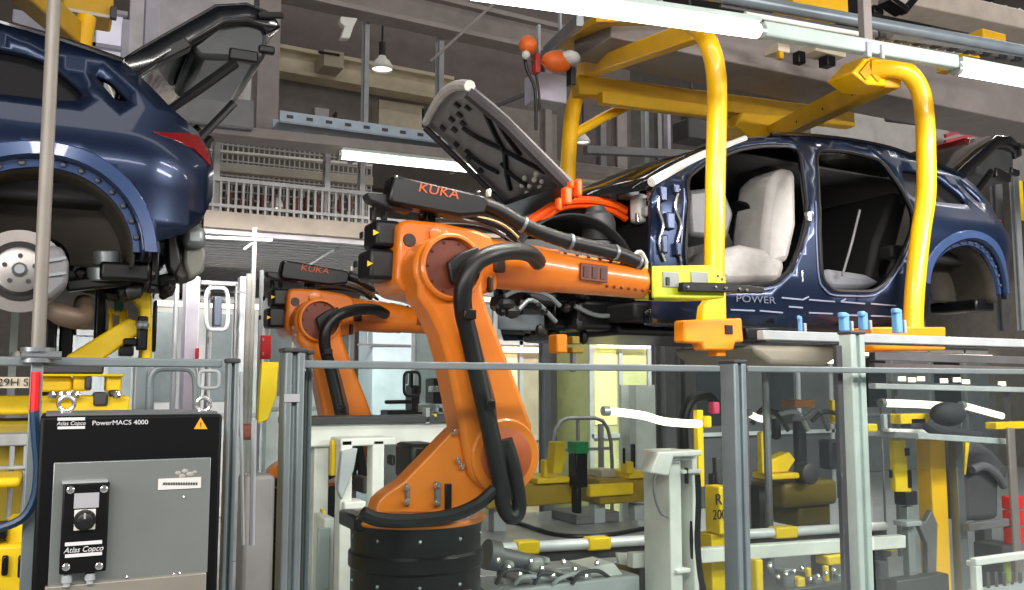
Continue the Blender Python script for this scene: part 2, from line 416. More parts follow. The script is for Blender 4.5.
        for r, dy in ((AR+.075, .012), (AR+.06, -.012), (AR+.012, -.012), (AR+.004, .03), (AR-.03, .034), (AR-.03, .06)):
            for k in range(N+1):
                a = math.radians(2+172*k/N); x, z = AC[0]+r*math.cos(a), AC[1]+r*math.sin(a); y = yb(x, z)+dy-.014
                vs.append((x, far(y) if s else y, z))
        for i in range(5):
            for k in range(N): fs.append((i*(N+1)+k, i*(N+1)+k+1, (i+1)*(N+1)+k+1, (i+1)*(N+1)+k))
        ar = m.add(vs, fs).build('arch_lip', BLUEL, c)
        for k in range(14):
            a = math.radians(12+150*k/13); x, z = AC[0]+(AR-.014)*math.cos(a), AC[1]+(AR-.014)*math.sin(a); y = yb(x, z)+.012
            y = far(y) if s else y
            m2.ball((x, y, z), .011, 1.2, .7, 1, 8)
        m2.each('clip', DKGREY, ar)
    # front end: wheel housings, towers, beams, motor
    for s in (0, 1):
        vs = []; fs = []; N = 18
        for d, r in ((0, .40), (.42, .40), (.46, .32)):
            for k in range(N+1):
                a = math.radians(4+150*k/N); y = 4.12+d; vs.append((2.50+r*math.cos(a), far(y) if s else y, 2.14+r*.95*math.sin(a)))
        for i in range(2):
            for k in range(N): fs.append((i*(N+1)+k, i*(N+1)+k+1, (i+1)*(N+1)+k+1, (i+1)*(N+1)+k))
        MB().add(vs, fs).build('front_wheel_housing', CARDARK, c, solid=.012)
        yy = 4.22 if not s else far(4.22)
        MB().lathe((2.76, yy+(.1 if not s else -.1), 2.42), (-.1, 0, 1), [(0, .10), (.10, .105), (.15, .09), (.17, .06), (.20, .05)], 20).build('strut_tower', DKGREY, c)
        MB().bar((1.92, yy, 2.30), (2.86, yy, 2.36), .08, .12).build('chassis_rail', BLACKM, c, .01)
    m = MB()
    for (x, y, w_, h_) in [(659, 195, 10, 18), (666, 222, 12, 20), (660, 245, 9, 22), (672, 190, 9, 12), (674, 250, 8, 16)]:
        p = PB(x, y); k = .0047; m.box((p.x-w_*k/2, p.y-.05, p.z-h_*k/2), (p.x+w_*k/2, p.y+.01, p.z+h_*k/2))
    m.each('hinge_bracket', mat('bracket_blue_metal', (.16, .20, .30), .3, .5), c, .008)
    m = MB()
    for (xs, z0) in [([658, 655, 660, 656, 662], 0), ([676, 672, 678, 674, 678], 0)]:
        m.tube([PB(x, y)+Vector((0, -.03, 0)) for x, y in zip(xs, [190, 208, 226, 244, 262])], .009, 6, 4)
    m.each('pillar_wire', SILVER, c)
    MB().px(628, 192, 650, 222, 4.3, .25).build('coolant_tank', WHITE, c, .03)
    m = MB(); m.px(616, 186, 640, 196, 4.4, .4); m.px(600, 190, 618, 205, 4.5, .4); m.px(640, 205, 652, 216, 4.25, .1); m.each('fuse_box', LTGREY, c, .015)
    m = MB(); m.px(646, 188, 655, 200, 4.15, .1); m.px(634, 212, 640, 222, 4.2, .1); m.each('fluid_cap', SILVER, c, .01)
    MB().px(505, 215, 600, 262, 4.6, .8).build('drive_motor', BLACKM, c, .05)
    m = MB(); m.px(488, 288, 560, 305, 4.45, .5); m.px(520, 296, 590, 330, 4.55, .4); m.px(560, 300, 660, 330, 4.4, .2); m.each('front_subframe', BLACKM, c, .03)
    m = MB()
    for i in range(26):
        p = P(random.uniform(496, 600), random.uniform(284, 340), random.uniform(4.35, 4.7)); r = random.uniform(.02, .05)
        m.ball(p, r, random.uniform(.6, 1.6), 1, random.uniform(.6, 1.4), 8)
    m.each('suspension_link', BLACKP, c)
    m = MB()
    for pts in ([(505, 296), (520, 290), (545, 294), (560, 306)], [(498, 306), (515, 312), (532, 300), (556, 322)], [(575, 306), (600, 316), (640, 312)]):
        m.tube([P(x, y, 4.38) for x, y in pts], .014, 8, 5)
    m.each('coolant_pipe', GREYM, c)
    MB().px(497, 307, 545, 330, 4.6, .02).build('radiator', mat('radiator_grey_blue', (.45, .50, .53), .5), c, .01)
    # high voltage cables
    m = MB()
    for i, (o1, o2) in enumerate([(0, 0), (3, .03), (6, .06), (-3, .05), (9, .02)]):
        m.tube([P(x, y, 4.45+o2) for x, y in [(528, 224+o1), (545, 212+o1*.7), (562, 203+o1*.5), (590, 201+o1*.5), (612, 205+o1*.7), (626, 212+o1*.8)]], .020, 8, 5)
    m.each('high_voltage_cable', HVOR, c)
    m = MB(); m.px(560, 186, 573, 204, 4.06, .06); m.px(572, 178, 583, 196, 4.04, .06); m.px(554, 197, 563, 210, 4.08, .05); m.px(566, 180, 575, 188, 4.05, .05); m.each('cable_connector', HVOR, c, .012)
    # interior
    MB().ppx([(688, 190), (724, 186), (735, 214), (728, 240), (690, 236)], 4.35, 1.1).build('dashboard', MIDGREY, c, .03)
    MB().lathe(P(742, 226, 4.6), (.8, 0, .35), [(0, .165), (.02, .17), (.03, .165), (.03, .14), (.005, .14)], 24).build('steering_wheel', BLACKP, c)
    for s in (0, 1):
        dy = 0 if not s else .78
        def seatp(px, y): return [P(a, b, 4.3)+Vector((0, y-4.3+dy, 0)) for a, b in px]
        m = MB(); m.prism(seatp([(716, 276), (720, 250), (744, 244), (774, 250), (788, 262), (782, 283), (728, 284)], 4.3), (0, .36, 0))
        st = m.build('seat', WHITEP, c, .05); st['label'] = 'front seat under white film'
        m = MB(); m.prism(seatp([(764, 268), (766, 225), (772, 178), (786, 166), (797, 170), (798, 225), (790, 262)], 4.3), (0, .34, 0)); m.build('backrest', WHITEP, st, .05)
    MB().ppx([(722, 248), (742, 200), (752, 198), (762, 236), (752, 262)], 4.75, .03).build('protective_film', WHITEP, c)
    o = MB().px(745, 192, 764, 208, 4.7, .12).build('door_jig', YEL, c, .02)
    MB().ppx([(824, 280), (828, 268), (868, 274), (884, 282), (868, 290), (832, 290)], 4.25, 1.35).build('rear_seat', SEATG, c, .04)
    MB().ppx([(868, 280), (876, 240), (892, 190), (904, 196), (893, 252), (884, 284)], 4.3, 1.3).build('rear_backrest', CARDARK, c, .04)
    MB().tube([PB(884, 205)+Vector((0, .2, 0)), PB(876, 240)+Vector((0, .2, 0)), PB(867, 272)+Vector((0, .2, 0))], .009, 6, 4).build('seat_belt', MIDGREY, c)
    m = MB(); m.px(804, 211, 812, 221, 3.97, .04); m.px(800, 270, 804, 282, 3.98, .03); m.each('door_striker', SILVER, c, .005)
    # bonnet, seen from below
    A, Bp, Cc, D = P(472, 88, 4.12), P(577, 192, 4.15), P(513, 213, 5.55), P(428, 124, 5.55)
    U_, V_ = (Bp-A), (D-A)
    nrm = U_.cross(V_).normalized(); nrm = nrm if nrm.z > 0 else -nrm
    def H(u, v, t=0): return A+U_*u-U_*(.07*math.sin(math.pi*min(1, max(0, v)))*(1-min(1, max(0, u))))+V_*v+(Cc-Bp-V_)*(u*v)+nrm*(t+.07*math.sin(math.pi*min(1, max(0, v)))-.05*max(0, .25-u)**1*1.5)
    def hp(pts, t0, t1):
        m = MB(); n_ = len(pts); m.add([H(u, v, t0) for u, v in pts]+[H(u, v, t1) for u, v in pts], [tuple(range(n_)), tuple(range(2*n_-1, n_-1, -1))]+[(i, i+n_, (i+1) % n_+n_, (i+1) % n_) for i in range(n_)]); return m
    def hgrid(u0, u1, v0, v1, t, k=10):
        m = MB(); vs = [H(u0+(u1-u0)*i/k, v0+(v1-v0)*j/k, t) for i in range(k+1) for j in range(k+1)]
        return m.add(vs, [(i*(k+1)+j, (i+1)*(k+1)+j, (i+1)*(k+1)+j+1, i*(k+1)+j+1) for i in range(k) for j in range(k)])
    hood = hgrid(0, 1, 0, 1, .02).build('bonnet', mat('bonnet_inner_grey', (.50, .48, .48), .45, .1), c, solid=.02)
    lip = MB().tube([H(-.02, v, .02) for v in [0, .15, .3, .5, .7, .85, 1]], [.03]*7, 8).build('bonnet_lip', mat('lip_white', (.90, .89, .86), .5), hood); lip['label'] = 'pale bonnet front edge'
    m = MB()
    m.tube([H(u, v, -.015) for u, v in [(0, 0), (.3, -.01), (.6, 0), (1, .02)]], .034, 8); m.tube([H(u, v, -.015) for u, v in [(0, 1), (.5, 1), (1, .98)]], .022, 8)
    m.each('bonnet_frame', mat('bonnet_frame_grey', (.22, .21, .22), .45), hood)
    m = MB()
    for a_, b_ in [((.24, .24), (.55, .50)), ((.55, .50), (.82, .82)), ((.24, .70), (.52, .52)), ((.52, .52), (.80, .22)), ((.30, .15), (.62, .34)), ((.62, .66), (.86, .62)), ((.36, .88), (.66, .78))]:
        m.tube([H(a_[0]+(b_[0]-a_[0])*t/4, a_[1]+(b_[1]-a_[1])*t/4+.03*math.sin(math.pi*t/4), .002) for t in range(5)], .018, 6)
    m.each('bonnet_slot', CARDARK, hood)
    m = MB()
    for u, v in [(.10, .16), (.17, .14), (.16, .24), (.26, .08), (.48, .07), (.62, .07), (.72, .07), (.82, .07), (.14, .72), (.20, .80), (.12, .88), (.28, .92), (.42, .93), (.56, .93), (.10, .5), (.16, .42), (.16, .60), (.22, .66)]:
        s_ = .024; p = H(u, v, .004); m.add([H(u+i*s_, v+j*s_*.7, q) for q in (-.006, .012) for i, j in ((-1, -1), (1, -1), (1, 1), (-1, 1))], [(0, 1, 2, 3), (7, 6, 5, 4), (0, 4, 5, 1), (1, 5, 6, 2), (2, 6, 7, 3), (3, 7, 4, 0)])
    m.each('bonnet_hole', CARDARK, hood)
    m = MB()
    for i in range(4):
        u = .80+.04*(i % 2); v = .35+i*.1; m.ball(H(u, v, -.01), .02, 1, 1, 1, 8); m.ball(H(u+.07, v+.03, -.01), .017, 1, 1, 1, 8)
    m.each('bonnet_clip', WHITE, hood)
    hp([(.88, .02), (1.02, .02), (1.02, .98), (.88, .98)], -.05, .01).build('cowl_edge', BLACKM, c)
    # open tailgate
    def tg(x, y0, z, y1): return [(x, y0, z), (x, y1, z)]
    prof_t = [(P(x, y, 4.3).x+5.5, P(x, y, 4.3).z+.08) for x, y in [(127, 70), (150, 54), (190, 30), (222, 10), (250, 7), (272, 14), (278, 24)]]
    vs = []; fs = []
    for i, (x, z) in enumerate(prof_t):
        for k in range(9):
            t = k/8; y0 = 4.28+.02*i; vs.append((x, y0+(far(y0)-y0)*t, z+.03*math.sin(math.pi*t)))
    for i in range(len(prof_t)-1):
        for k in range(8): fs.append((i*9+k, (i+1)*9+k, (i+1)*9+k+1, i*9+k+1))
    tgt = MB().add(vs, fs).build('tailgate', CARBLK, c, solid=.10, bevel=.02)
    MB().prism([(x_+5.5, 4.42, z_+.08) for x_, z_ in [(P(x, y, 4.42).x, P(x, y, 4.42).z) for x, y in [(188, 46), (222, 20), (262, 22), (268, 36), (266, 58), (258, 64), (236, 60), (200, 58)]]], (0, .72, 0)).build('tailgate_trim', mat('tailgate_inner_grey', (.24, .25, .25), .3, .2), tgt, .03)
    dzt = P(230, 50, 4.42).z+.08-3.15
    m = MB(); m.box((6.2, 4.40, 3.10+dzt), (6.34, 4.44, 3.16+dzt)); m.box((6.34, 4.40, 3.16+dzt), (6.42, 4.44, 3.2+dzt)); m.each('latch', BLACKP, tgt, .01)
    MB().box((6.12, 4.6, prof_t[3][1]+.02), (6.22, 5.3, prof_t[3][1]+.07)).build('brake_light', TAILR, tgt, .008)
    MB().tube([(prof_t[5][0]-.05, 4.34, prof_t[5][1]), (prof_t[5][0]+.06, 4.34, prof_t[5][1]+.02)], .018, 8).build('wiper_arm', BLACKP, tgt)
    for s in (0, 1):
        y = 4.34 if not s else far(4.34)
        MB().tube([(5.88, y, 2.90), (6.05, y, 3.06), (6.22, y, 3.22)], [.016, .024, .024], 8).build('gas_strut', BLACKM, c)
        MB().prism([(5.70, y-.03, 3.06), (5.80, y-.03, 3.10), (6.02, y-.03, 3.26), (5.98, y-.03, 3.30), (5.76, y-.03, 3.14)], (0, .09, 0)).build('tailgate_hinge', BLACKP, c, .008)
        MB().tube([(5.97, y+.25*(1 if not s else -1), 2.72), (6.12, y+.25*(1 if not s else -1), 2.92), (6.26, y+.25*(1 if not s else -1), 3.1)], .02, 8).build('wiring_tube', BLACKP, c)
        # tail light on the corner
        pts = [(5.83, 2.752), (5.95, 2.782), (6.04, 2.81), (6.09, 2.745), (6.105, 2.66), (6.02, 2.72)]
        vs = [(x, yb(x, z)-.034, z) for x, z in pts]; vs = [(x, far(y_) if s else y_, z) for x, y_, z in vs]
        MB().prism(vs, (0, .05 if not s else -.05, 0)).build('tail_light', TAILR, c, .006)
    MB().box((6.0, 4.45, 2.30), (6.12, 5.45, 2.62)).build('rear_panel', CARBLK, c, .03)
    m = MB(); m.box((6.0, 4.24, 2.30), (6.1, 4.5, 2.40)); m.each('rear_crash_bar', GREYM, c, .03)
    m = MB(); m.box((5.66, 4.12, 2.12), (5.86, 4.5, 2.2)); m.box((5.78, 4.1, 2.2), (5.86, 4.2, 2.27)); m.each('rear_bracket', BLACKM, c, .015)
    for i, x in enumerate((5.12, 5.32, 5.55)):
        MB().tube([(x+.05, 4.3+.1*i, 2.16), (x, 4.28+.1*i, 1.9)], .013, 8).build('support_leg', BLACKM, c)
    for o in list(c.children)+[g for q in c.children for g in q.children]:       # a longer tail
        org = ORG[o.name]
        for v in o.data.vertices: v.co.x += .09*min(1, max(0, (v.co.x+org.x-5.0)/.4))
    return c
car = make_car()
LEFT = (-5.59, 0, -.08)
car2 = dup(car, LEFT, 'navy blue car tail with bare brake disc, at the left edge of the photo', skip=('support_leg', 'high_voltage_cable', 'cable_connector'))
# the right car's tailgate stands wider open
tg_ = [o for o in car.children if o.name.startswith('tailgate') and 'hinge' not in o.name][0]
for o in [tg_]+list(tg_.children):
    o.data = o.data.copy(); org = ORG[o.name]; hx, hz = 5.82, 3.10; ca, sa = math.cos(math.radians(-9))*1.3, math.sin(math.radians(-9))*1.3
    for v in o.data.vertices:
        x, z = v.co.x+org.x-hx, v.co.z+org.z-hz; v.co.x = hx+x*ca-z*sa-org.x; v.co.z = hz+x*sa+z*ca-org.z
# running gear fitted to the left car only
dc = P(20, 271, 4.05)
dsk = MB().lathe(dc, (0, 1, 0), [(0, .165), (.022, .165), (.022, .05)], 40).build('brake_disc', STEELD, car2)
MB().lathe(dc+Vector((0, -.05, 0)), (0, 1, 0), [(0, .075), (.004, .088), (.03, .09), (.05, .105)], 36).build('disc_hat', mat('disc_hat_steel', (.56, .55, .54), .35, .7), dsk)
MB().lathe(dc+Vector((0, -.012, 0)), (0, 1, 0), [(0, .118), (.01, .118), (.012, .09)], 36).build('disc_recess', CARDARK, dsk)
MB().lathe(dc+Vector((0, -.075, 0)), (0, 1, 0), [(0, .018), (.01, .026), (.03, .03)], 16).build('hub_nut', GREYM, dsk)
for k in range(5):
    a = 2*math.pi*k/5+math.pi/2
    MB().cyl(dc+Vector((.055*math.cos(a), -.056, .055*math.sin(a))), dc+Vector((.055*math.cos(a), -.03, .055*math.sin(a))), .009, n=10).build('bolt_hole', BLACKP, dsk)
MB().ppx([(36, 244), (62, 246), (69, 262), (68, 284), (52, 298), (36, 300)], 3.98, .16).build('brake_caliper', MIDGREY, car2, .02)
m = MB(); m.bar(P(42, 262, 3.975), P(66, 258, 3.975), .02, .012); m.bar(P(42, 276, 3.975), P(66, 273, 3.975), .02, .012); m.each('caliper_rib', GREYM, car2)
MB().tube([P(30, 300, 4.15), P(60, 314, 4.15), P(80, 318, 4.2), P(84, 302, 4.3)], [.035, .045, .045, .04], 12, 3).build('control_arm', mat('arm_brown_steel', (.42, .36, .31), .5, .3), car2)
m = MB(); m.cyl(P(101, 282, 4.2), P(101, 268, 4.2), .055); m.cyl(P(107, 266, 4.2), P(107, 252, 4.2), .05, .055); m.each('air_spring', GREYM, car2, .006)
MB().bar(P(66, 286, 4.2), P(130, 280, 4.2), .06, .05).build('rear_axle_beam', BLACKM, car2, .01)
m = MB()
for i in range(22):
    p = P(random.uniform(64, 170), random.uniform(270, 296), random.uniform(4.2, 4.6)); m.ball(p, random.uniform(.015, .04), random.uniform(.7, 1.5), 1, random.uniform(.7, 1.5), 8)
m.each('suspension_joint', BLACKP, car2)
m = MB(); m.ppx([(168, 232), (186, 222), (200, 215), (206, 240), (203, 268), (196, 278), (182, 284), (172, 278), (166, 258)], 4.35, .12); m.build('crash_structure', mat('crash_grey', (.30, .29, .27), .45, .3), car2, .03)
MB().ppx([(184, 240), (198, 236), (207, 252), (204, 272), (190, 280), (184, 262)], 4.3, .05).build('translucent_guide', mat('guide_pale', (.45, .45, .42), .35), car2, .015)
MB().ppx([(166, 236), (176, 230), (182, 262), (176, 276), (168, 268)], 4.28, .06).build('bumper_bracket', BLACKP, car2, .012)
MB().px(148, 238, 160, 286, 4.3, .1).build('mounting_bracket', BLACKM, car2, .01)
# ------------------------------------------------------------------ the orange robots
def make_robot():
    Y = 3.5
    base = P(416, 560, Y); bx, bz = base.x, P(416, 516, Y).z
    r = root('industrial_robot', (bx, Y, 0), 'large orange robot arm with black logo box, reaching into the right car', 'robot', 'orange robots')
    C = Vector((bx, Y, 0))
    m = MB(); m.lathe(C, (0, 0, 1), [(0, .40), (.06, .40), (.06, .30), (bz-.36, .30), (bz-.33, .31)], 32); m.build('pedestal', BLACKM, r)
    bs = MB().lathe(C+Vector((0, 0, bz-.33)), (0, 0, 1), [(0, .29), (.02, .29), (.03, .262), (.14, .262), (.15, .272), (.20, .272), (.21, .262), (.30, .265), (.32, .275)], 40).build('base', BLACKM, r)
    m = MB()
    for k in range(10):
        a = 2*math.pi*k/10; p = C+Vector((.266*math.cos(a), .266*math.sin(a), bz-.06)); m.ball(p, .008, n=8); m.ball(p+Vector((0, 0, -.17)), .008, n=8)
    m.each('base_bolt', GREYM, bs)
    MB().box((bx-.29, Y-.10, bz-.03), (bx-.23, Y+.12, bz+.03)).build('connector_box', BLACKM, bs, .01)
    MB().lathe(C+Vector((0, 0, bz-.012)), (0, 0, 1), [(0, .278), (.01, .284), (.02, .278)], 40).build('base_rim', ORANGE, bs)
    MB().box((bx+.02, Y-.28, bz-.30), (bx+.13, Y-.25, bz-.255)).build('rating_plate', mat('plate_light', (.7, .7, .7), .5), bs)
    # slewing column
    col = MB().ppx([(376, 511), (379, 501), (386, 494), (404, 482), (432, 453), (446, 438), (455, 429), (463, 425), (470, 432), (500, 440), (506, 488), (497, 492), (482, 497), (470, 506), (462, 513), (376, 513)], Y-.20, .11).build('column', ORANGE, r, .02)
    m = MB(); m.px(404, 484, 410, 507, Y-.22, .03); m.px(433, 482, 441, 507, Y-.22, .03); m.each('column_clamp', GREYM, col, .004)
    m = MB()
    for x, y in [(407, 488), (407, 502), (437, 486), (437, 503), (455, 432), (458, 460), (462, 466)]: m.ball(P(x, y, Y-.22), .013, n=10)
    m.each('bolt', SILVER, col)
    MB().px(441, 484, 452, 512, Y-.215, .05).build('cover_plate', BLACKM, col, .004)
    m = MB(); m.px(394, 444, 440, 482, Y-.06, .2); m.px(386, 455, 396, 466, Y-.02, .12); m.each('drive_motor', BLACKP, r, .02)
    MB().tube([P(x, y, Y-.30) for x, y in [(362, 513), (376, 519), (400, 521), (430, 519), (456, 514), (478, 504), (494, 490)]], .026, 10, 5).build('base_hose', RUBBER, r)
    # upper arm
    e, j = P(448, 268, Y-.22), P(503, 456, Y-.22)
    ya = Y-.24
    def circ(cx, cy, rad, a0, a1, n): return [(cx+rad*math.cos(math.radians(a0+(a1-a0)*i/n)), cy+rad*math.sin(math.radians(a0+(a1-a0)*i/n))) for i in range(n+1)]
    out = circ(448, 267, 33.5, 150, 360, 14)+[(484, 292), (490, 312), (501, 340), (520, 388), (533, 425)]+circ(503, 456, 37.5, -35, 150, 12)+[(466, 455), (458, 410), (448, 360), (441, 335), (430, 312), (419, 296)]
    arm = MB().ppx(out, ya, .17).build('upper_arm', ORANGE, r, .022)
    def ring(c, r0, r1, d, y0): return MB().lathe(Vector((c.x, y0, c.z)), (0, 1, 0), [(.03, r0-.004), (0, r0), (0, r1-.008), (.008, r1), (d, r1), (d, r0)], 44, False)
    ring(e, .117, .134, .05, ya-.035).build('elbow_ring', ORANGE, arm)
    MB().lathe((e.x, ya-.012, e.z), (0, 1, 0), [(0, .112), (.006, .12), (.02, .12)], 44).build('elbow_cover', ORDARK, arm)
    m = MB()
    for k in range(10):
        a = 2*math.pi*k/10; m.ball((e.x+.10*math.cos(a), ya-.012, e.z+.10*math.sin(a)), .007, n=8)
    m.each('cover_bolt', ORDARK, arm)
    ring(j, .11, .15, .03, ya-.012).build('shoulder_ring', ORANGE, arm)
    MB().lathe((j.x, ya-.016, j.z), (0, 1, 0), [(0, .105), (.006, .118), (.02, .118)], 44).build('shoulder_cover', mat('robot_cover_rust', (.68, .30, .12), .45), arm)
    m = MB(); m.ppx([(468, 330), (478, 330), (496, 400), (500, 440), (490, 440), (480, 400)], ya-.03, .035); m.build('hose_channel', mat('channel_brown', (.40, .22, .13), .5), arm, .006)
    # forearm with its housing
    fa = MB().ppx([(399, 224), (405, 219), (440, 222), (478, 230), (492, 236), (500, 262), (498, 290), (484, 294), (440, 300), (404, 292), (396, 280)], Y-.08, .30).build('forearm_housing', ORANGE, r, .025)
    MB().lathe(P(410, 240, Y-.085), (0, 1, 0), [(0, .026), (.01, .030), (.02, .03)], 20).build('round_plug', mat('plug_dark', (.20, .13, .11), .5), fa)
    MB().lathe(P(440, 234, Y-.10), (0, 1, 0), [(0, .030), (.004, .042), (.03, .042)], 20).build('bearing_cap', ORANGE, fa)
    yc = Y+.03
    w0, w1 = P(478, 262, yc), P(646, 283, yc); ax = w1-w0; L = ax.length
    tb = MB().lathe(w0, ax, [(0, .105), (.10*L, .108), (.34*L, .104), (.38*L, .099), (.42*L, .100), (.44*L, .094), (.80*L, .083), (.93*L, .080), (.98*L, .074), (L, .068)], 36).build('forearm', ORANGE, r)
    g = MB()
    fx = ax.normalized(); fz = Vector((0, 0, 1)); fz = (fz-fx*fz.dot(fx)).normalized(); ny = fx.cross(fz)
    if ny.y > 0: ny = -ny
    p0 = w0+ax*.52+ny*.094
    g.bar(p0-fx*.0, p0+fx*.145, .012, .078, fz); gr = g.build('grille', ORDARK, tb, .003)
    g = MB()
    for k in range(3): g.bar(p0+fx*(.015+.045*k)+ny*.006, p0+fx*(.042+.045*k)+ny*.006, .008, .05, fz)
    g.each('grille_slot', mat('grille_dark', (.28, .13, .10), .5), gr)
    g = MB()
    for k in range(7): g.ball(w0+ax*(.46+.07*k)+fz*.08+ny*.045, .010, n=8); g.ball(w0+ax*(.70+.045*k)-fz*.05+ny*.072, .008, n=8)
    g.each('forearm_bolt', ORDARK, tb)
    MB().lathe(w1, ax, [(0, .060), (.012, .076), (.03, .076), (.034, .062), (.05, .062), (.052, .072), (.07, .072), (.072, .05)], 30).build('wrist_flange', SILVER, r)
    # gripper
    gp = MB().ppx([(653, 266), (712, 265), (724, 271), (725, 298), (700, 299), (653, 298)], Y-.06, .16)
    gr = gp.build('gripper', LIME, r, .008)
    m = MB(); m.px(662, 272, 679, 287, Y-.068, .012); m.px(690, 272, 708, 283, Y-.068, .012); m.each('gripper_window', mat('window_grey', (.55, .57, .55), .4), gr, .002)
    m = MB(); m.px(664, 277, 670, 285, Y-.075, .02); m.build('gripper_sensor', BLACKP, gr, .002)
    m = MB(); m.ppx([(683, 282), (726, 283), (764, 287), (766, 293), (730, 292), (683, 291)], Y-.10, .05); fg = m.build('gripper_finger', BLACKM, gr, .004)
    m = MB()
    for x, y in [(688, 287), (716, 287), (722, 279), (726, 288), (740, 289), (747, 290), (718, 276)]: m.ball(P(x, y, Y-.105), .008, n=8)
    m.each('finger_bolt', SILVER, fg)
    m = MB(); m.px(648, 262, 654, 300, Y-.05, .12); m.build('gripper_adapter', BLACKM, gr, .004)
    # wrist motors at the back of the arm
    for (x0, y0, x1, y1) in [(363, 219, 401, 246), (357, 248, 396, 279)]:
        q = MB().px(x0, y0, x1, y1, Y-.03, .17).build('motor', BLACKP, r, .016)
        MB().px(x0-4, y0+12, x0+1, y0+19, Y, .05).build('motor_plug', BLACKP, q, .006)
        cx, cy = x0+13, (y0+y1)/2
        MB().ppx([(cx-2.6, cy-3), (cx-2.6, cy+3), (cx+3.2, cy)], Y-.0325, .004).build('warning_sticker', YTEXT, q)
    m = MB(); m.cyl(P(373, 220, Y+.04), P(373, 208, Y+.04), .014, n=10); m.cyl(P(384, 221, Y+.04), P(384, 212, Y+.04), .014, n=10); m.each('cable_gland', BLACKP, r)
    # dress pack box with lettering
    bxm = MB().ppx([(393, 174), (485, 195), (489, 201), (486, 214), (460, 216), (391, 203), (389, 196)], Y-.12, .10).build('dress_pack_box', BLACKM, r, .012)
    MB().ppx([(367, 192), (391, 194), (417, 206), (412, 212), (390, 208), (370, 200)], Y-.08, .08).build('box_flap', mat('flap_dark', (.17, .17, .18), .5), bxm, .008)
    d = P(455, 194, Y-.12)-P(419, 187, Y-.12)
    text('logo_lettering', 'KUKA', P(438.5, 191.3, Y-.122), .053, OTEXT, bxm, d, (0, 0, 1), 1.28, .12, ext=.002)
    m = MB(); m.ball(P(396, 177, Y-.122), .008, n=8); m.ball(P(478, 192, Y-.122), .008, n=8); m.each('box_screw', SILVER, bxm)
    MB().px(418, 208, 436, 222, Y-.04, .14).build('box_bracket', BLACKM, r, .006)
    MB().px(485, 188, 492, 196, Y-.10, .06).build('marker_lamp_cap', mat('cap_white', (.95, .92, .88), .4), bxm, .008)
    hp = spline([P(x, y, Y-.02+dy) for x, y, dy in [(482, 204, 0), (500, 211, -.02), (522, 224, -.04), (548, 235, -.05), (574, 243, -.05), (600, 249, -.05), (622, 255, -.03), (640, 264, .0)]], 9)
    MB().tube(hp, .032, 12, 0, .08).build('corrugated_hose', BLACKP, r)
    m = MB()
    for i in (18, 34, 50, 60):
        if i+1 < len(hp): m.cyl(hp[i], hp[i+1], .038, n=14)
    m.each('hose_clip', GREYM, r)
    m = MB(); m.tube([P(x, y, Y+.05) for x, y in [(632, 258), (640, 252), (646, 262), (648, 272)]], .012, 8, 4); m.tube([P(x, y, Y) for x, y in [(628, 262), (636, 258), (644, 266), (645, 278)]], .010, 8, 4); m.each('wrist_cable', LTGREY, r)
    for i, (pts, mm) in enumerate([([(420, 217), (450, 214), (480, 220), (504, 230), (516, 240)], BLACKP), ([(425, 222), (455, 220), (485, 225), (505, 236)], GREYM), ([(440, 219), (470, 217), (500, 224), (518, 238)], mat('cable_yellowish', (.72, .60, .36), .5)), ([(430, 224), (470, 226), (496, 232), (512, 243)], BLACKP), ([(470, 218), (495, 228), (510, 236), (520, 244)], BLACKP)]):
        MB().tube([P(x, y, Y-.02+.03*i) for x, y in pts], .010, 8, 5).build('cable', mm, r)
    # black hose in front of the arm
    MB().tube([P(x, y, Y-.36+dy) for x, y, dy in [(538, 262, .24), (530, 254, .14), (512, 251, .06), (490, 255, .01), (473, 266, 0), (464, 284, 0), (463, 308, .02), (470, 340, .04), (480, 385, .05), (490, 430, .05), (498, 470, .05), (505, 500, .06)]], .036, 12, 6).build('energy_hose', RUBBER, r)
    MB().tube([P(x, y, Y-.31) for x, y in [(500, 440), (499, 475), (503, 505), (511, 517), (519, 508), (514, 470), (505, 440)]], .030, 12, 6).build('hose_loop', RUBBER, r)
    m = MB(); m.px(455, 309, 477, 319, Y-.40, .09); m.px(480, 400, 496, 410, Y-.36, .06); m.each('hose_clamp', BLACKM, r, .006)
    MB().ppx([(448, 262), (462, 252), (480, 246), (480, 270), (462, 286), (452, 282)], Y-.29, .03).build('hose_guide', BLACKP, r, .008)
    m = MB(); m.px(492, 258, 506, 272, Y-.10, .03); m.px(486, 276, 494, 292, Y-.1, .03); m.each('housing_plug', mat('plug_dark', (.2, .13, .11)), r, .008)
    return r
robot = make_robot()
e1, e2 = P(447, 268, 3.26), P(317, 321, 5.45)
robot2 = dup(robot, e2-e1+Vector((0, 0, 0)), 'smaller-looking orange robot arm far behind the guard posts, beyond the line', skip=('gripper',))
dz = (e2-e1).z
pd = [o for o in robot2.children if o.name.startswith('pedestal')][0]; pd.data = pd.data.copy()      # its pedestal is cut to the floor
for v in pd.data.vertices:
    if v.co.z < .1: v.co.z -= dz
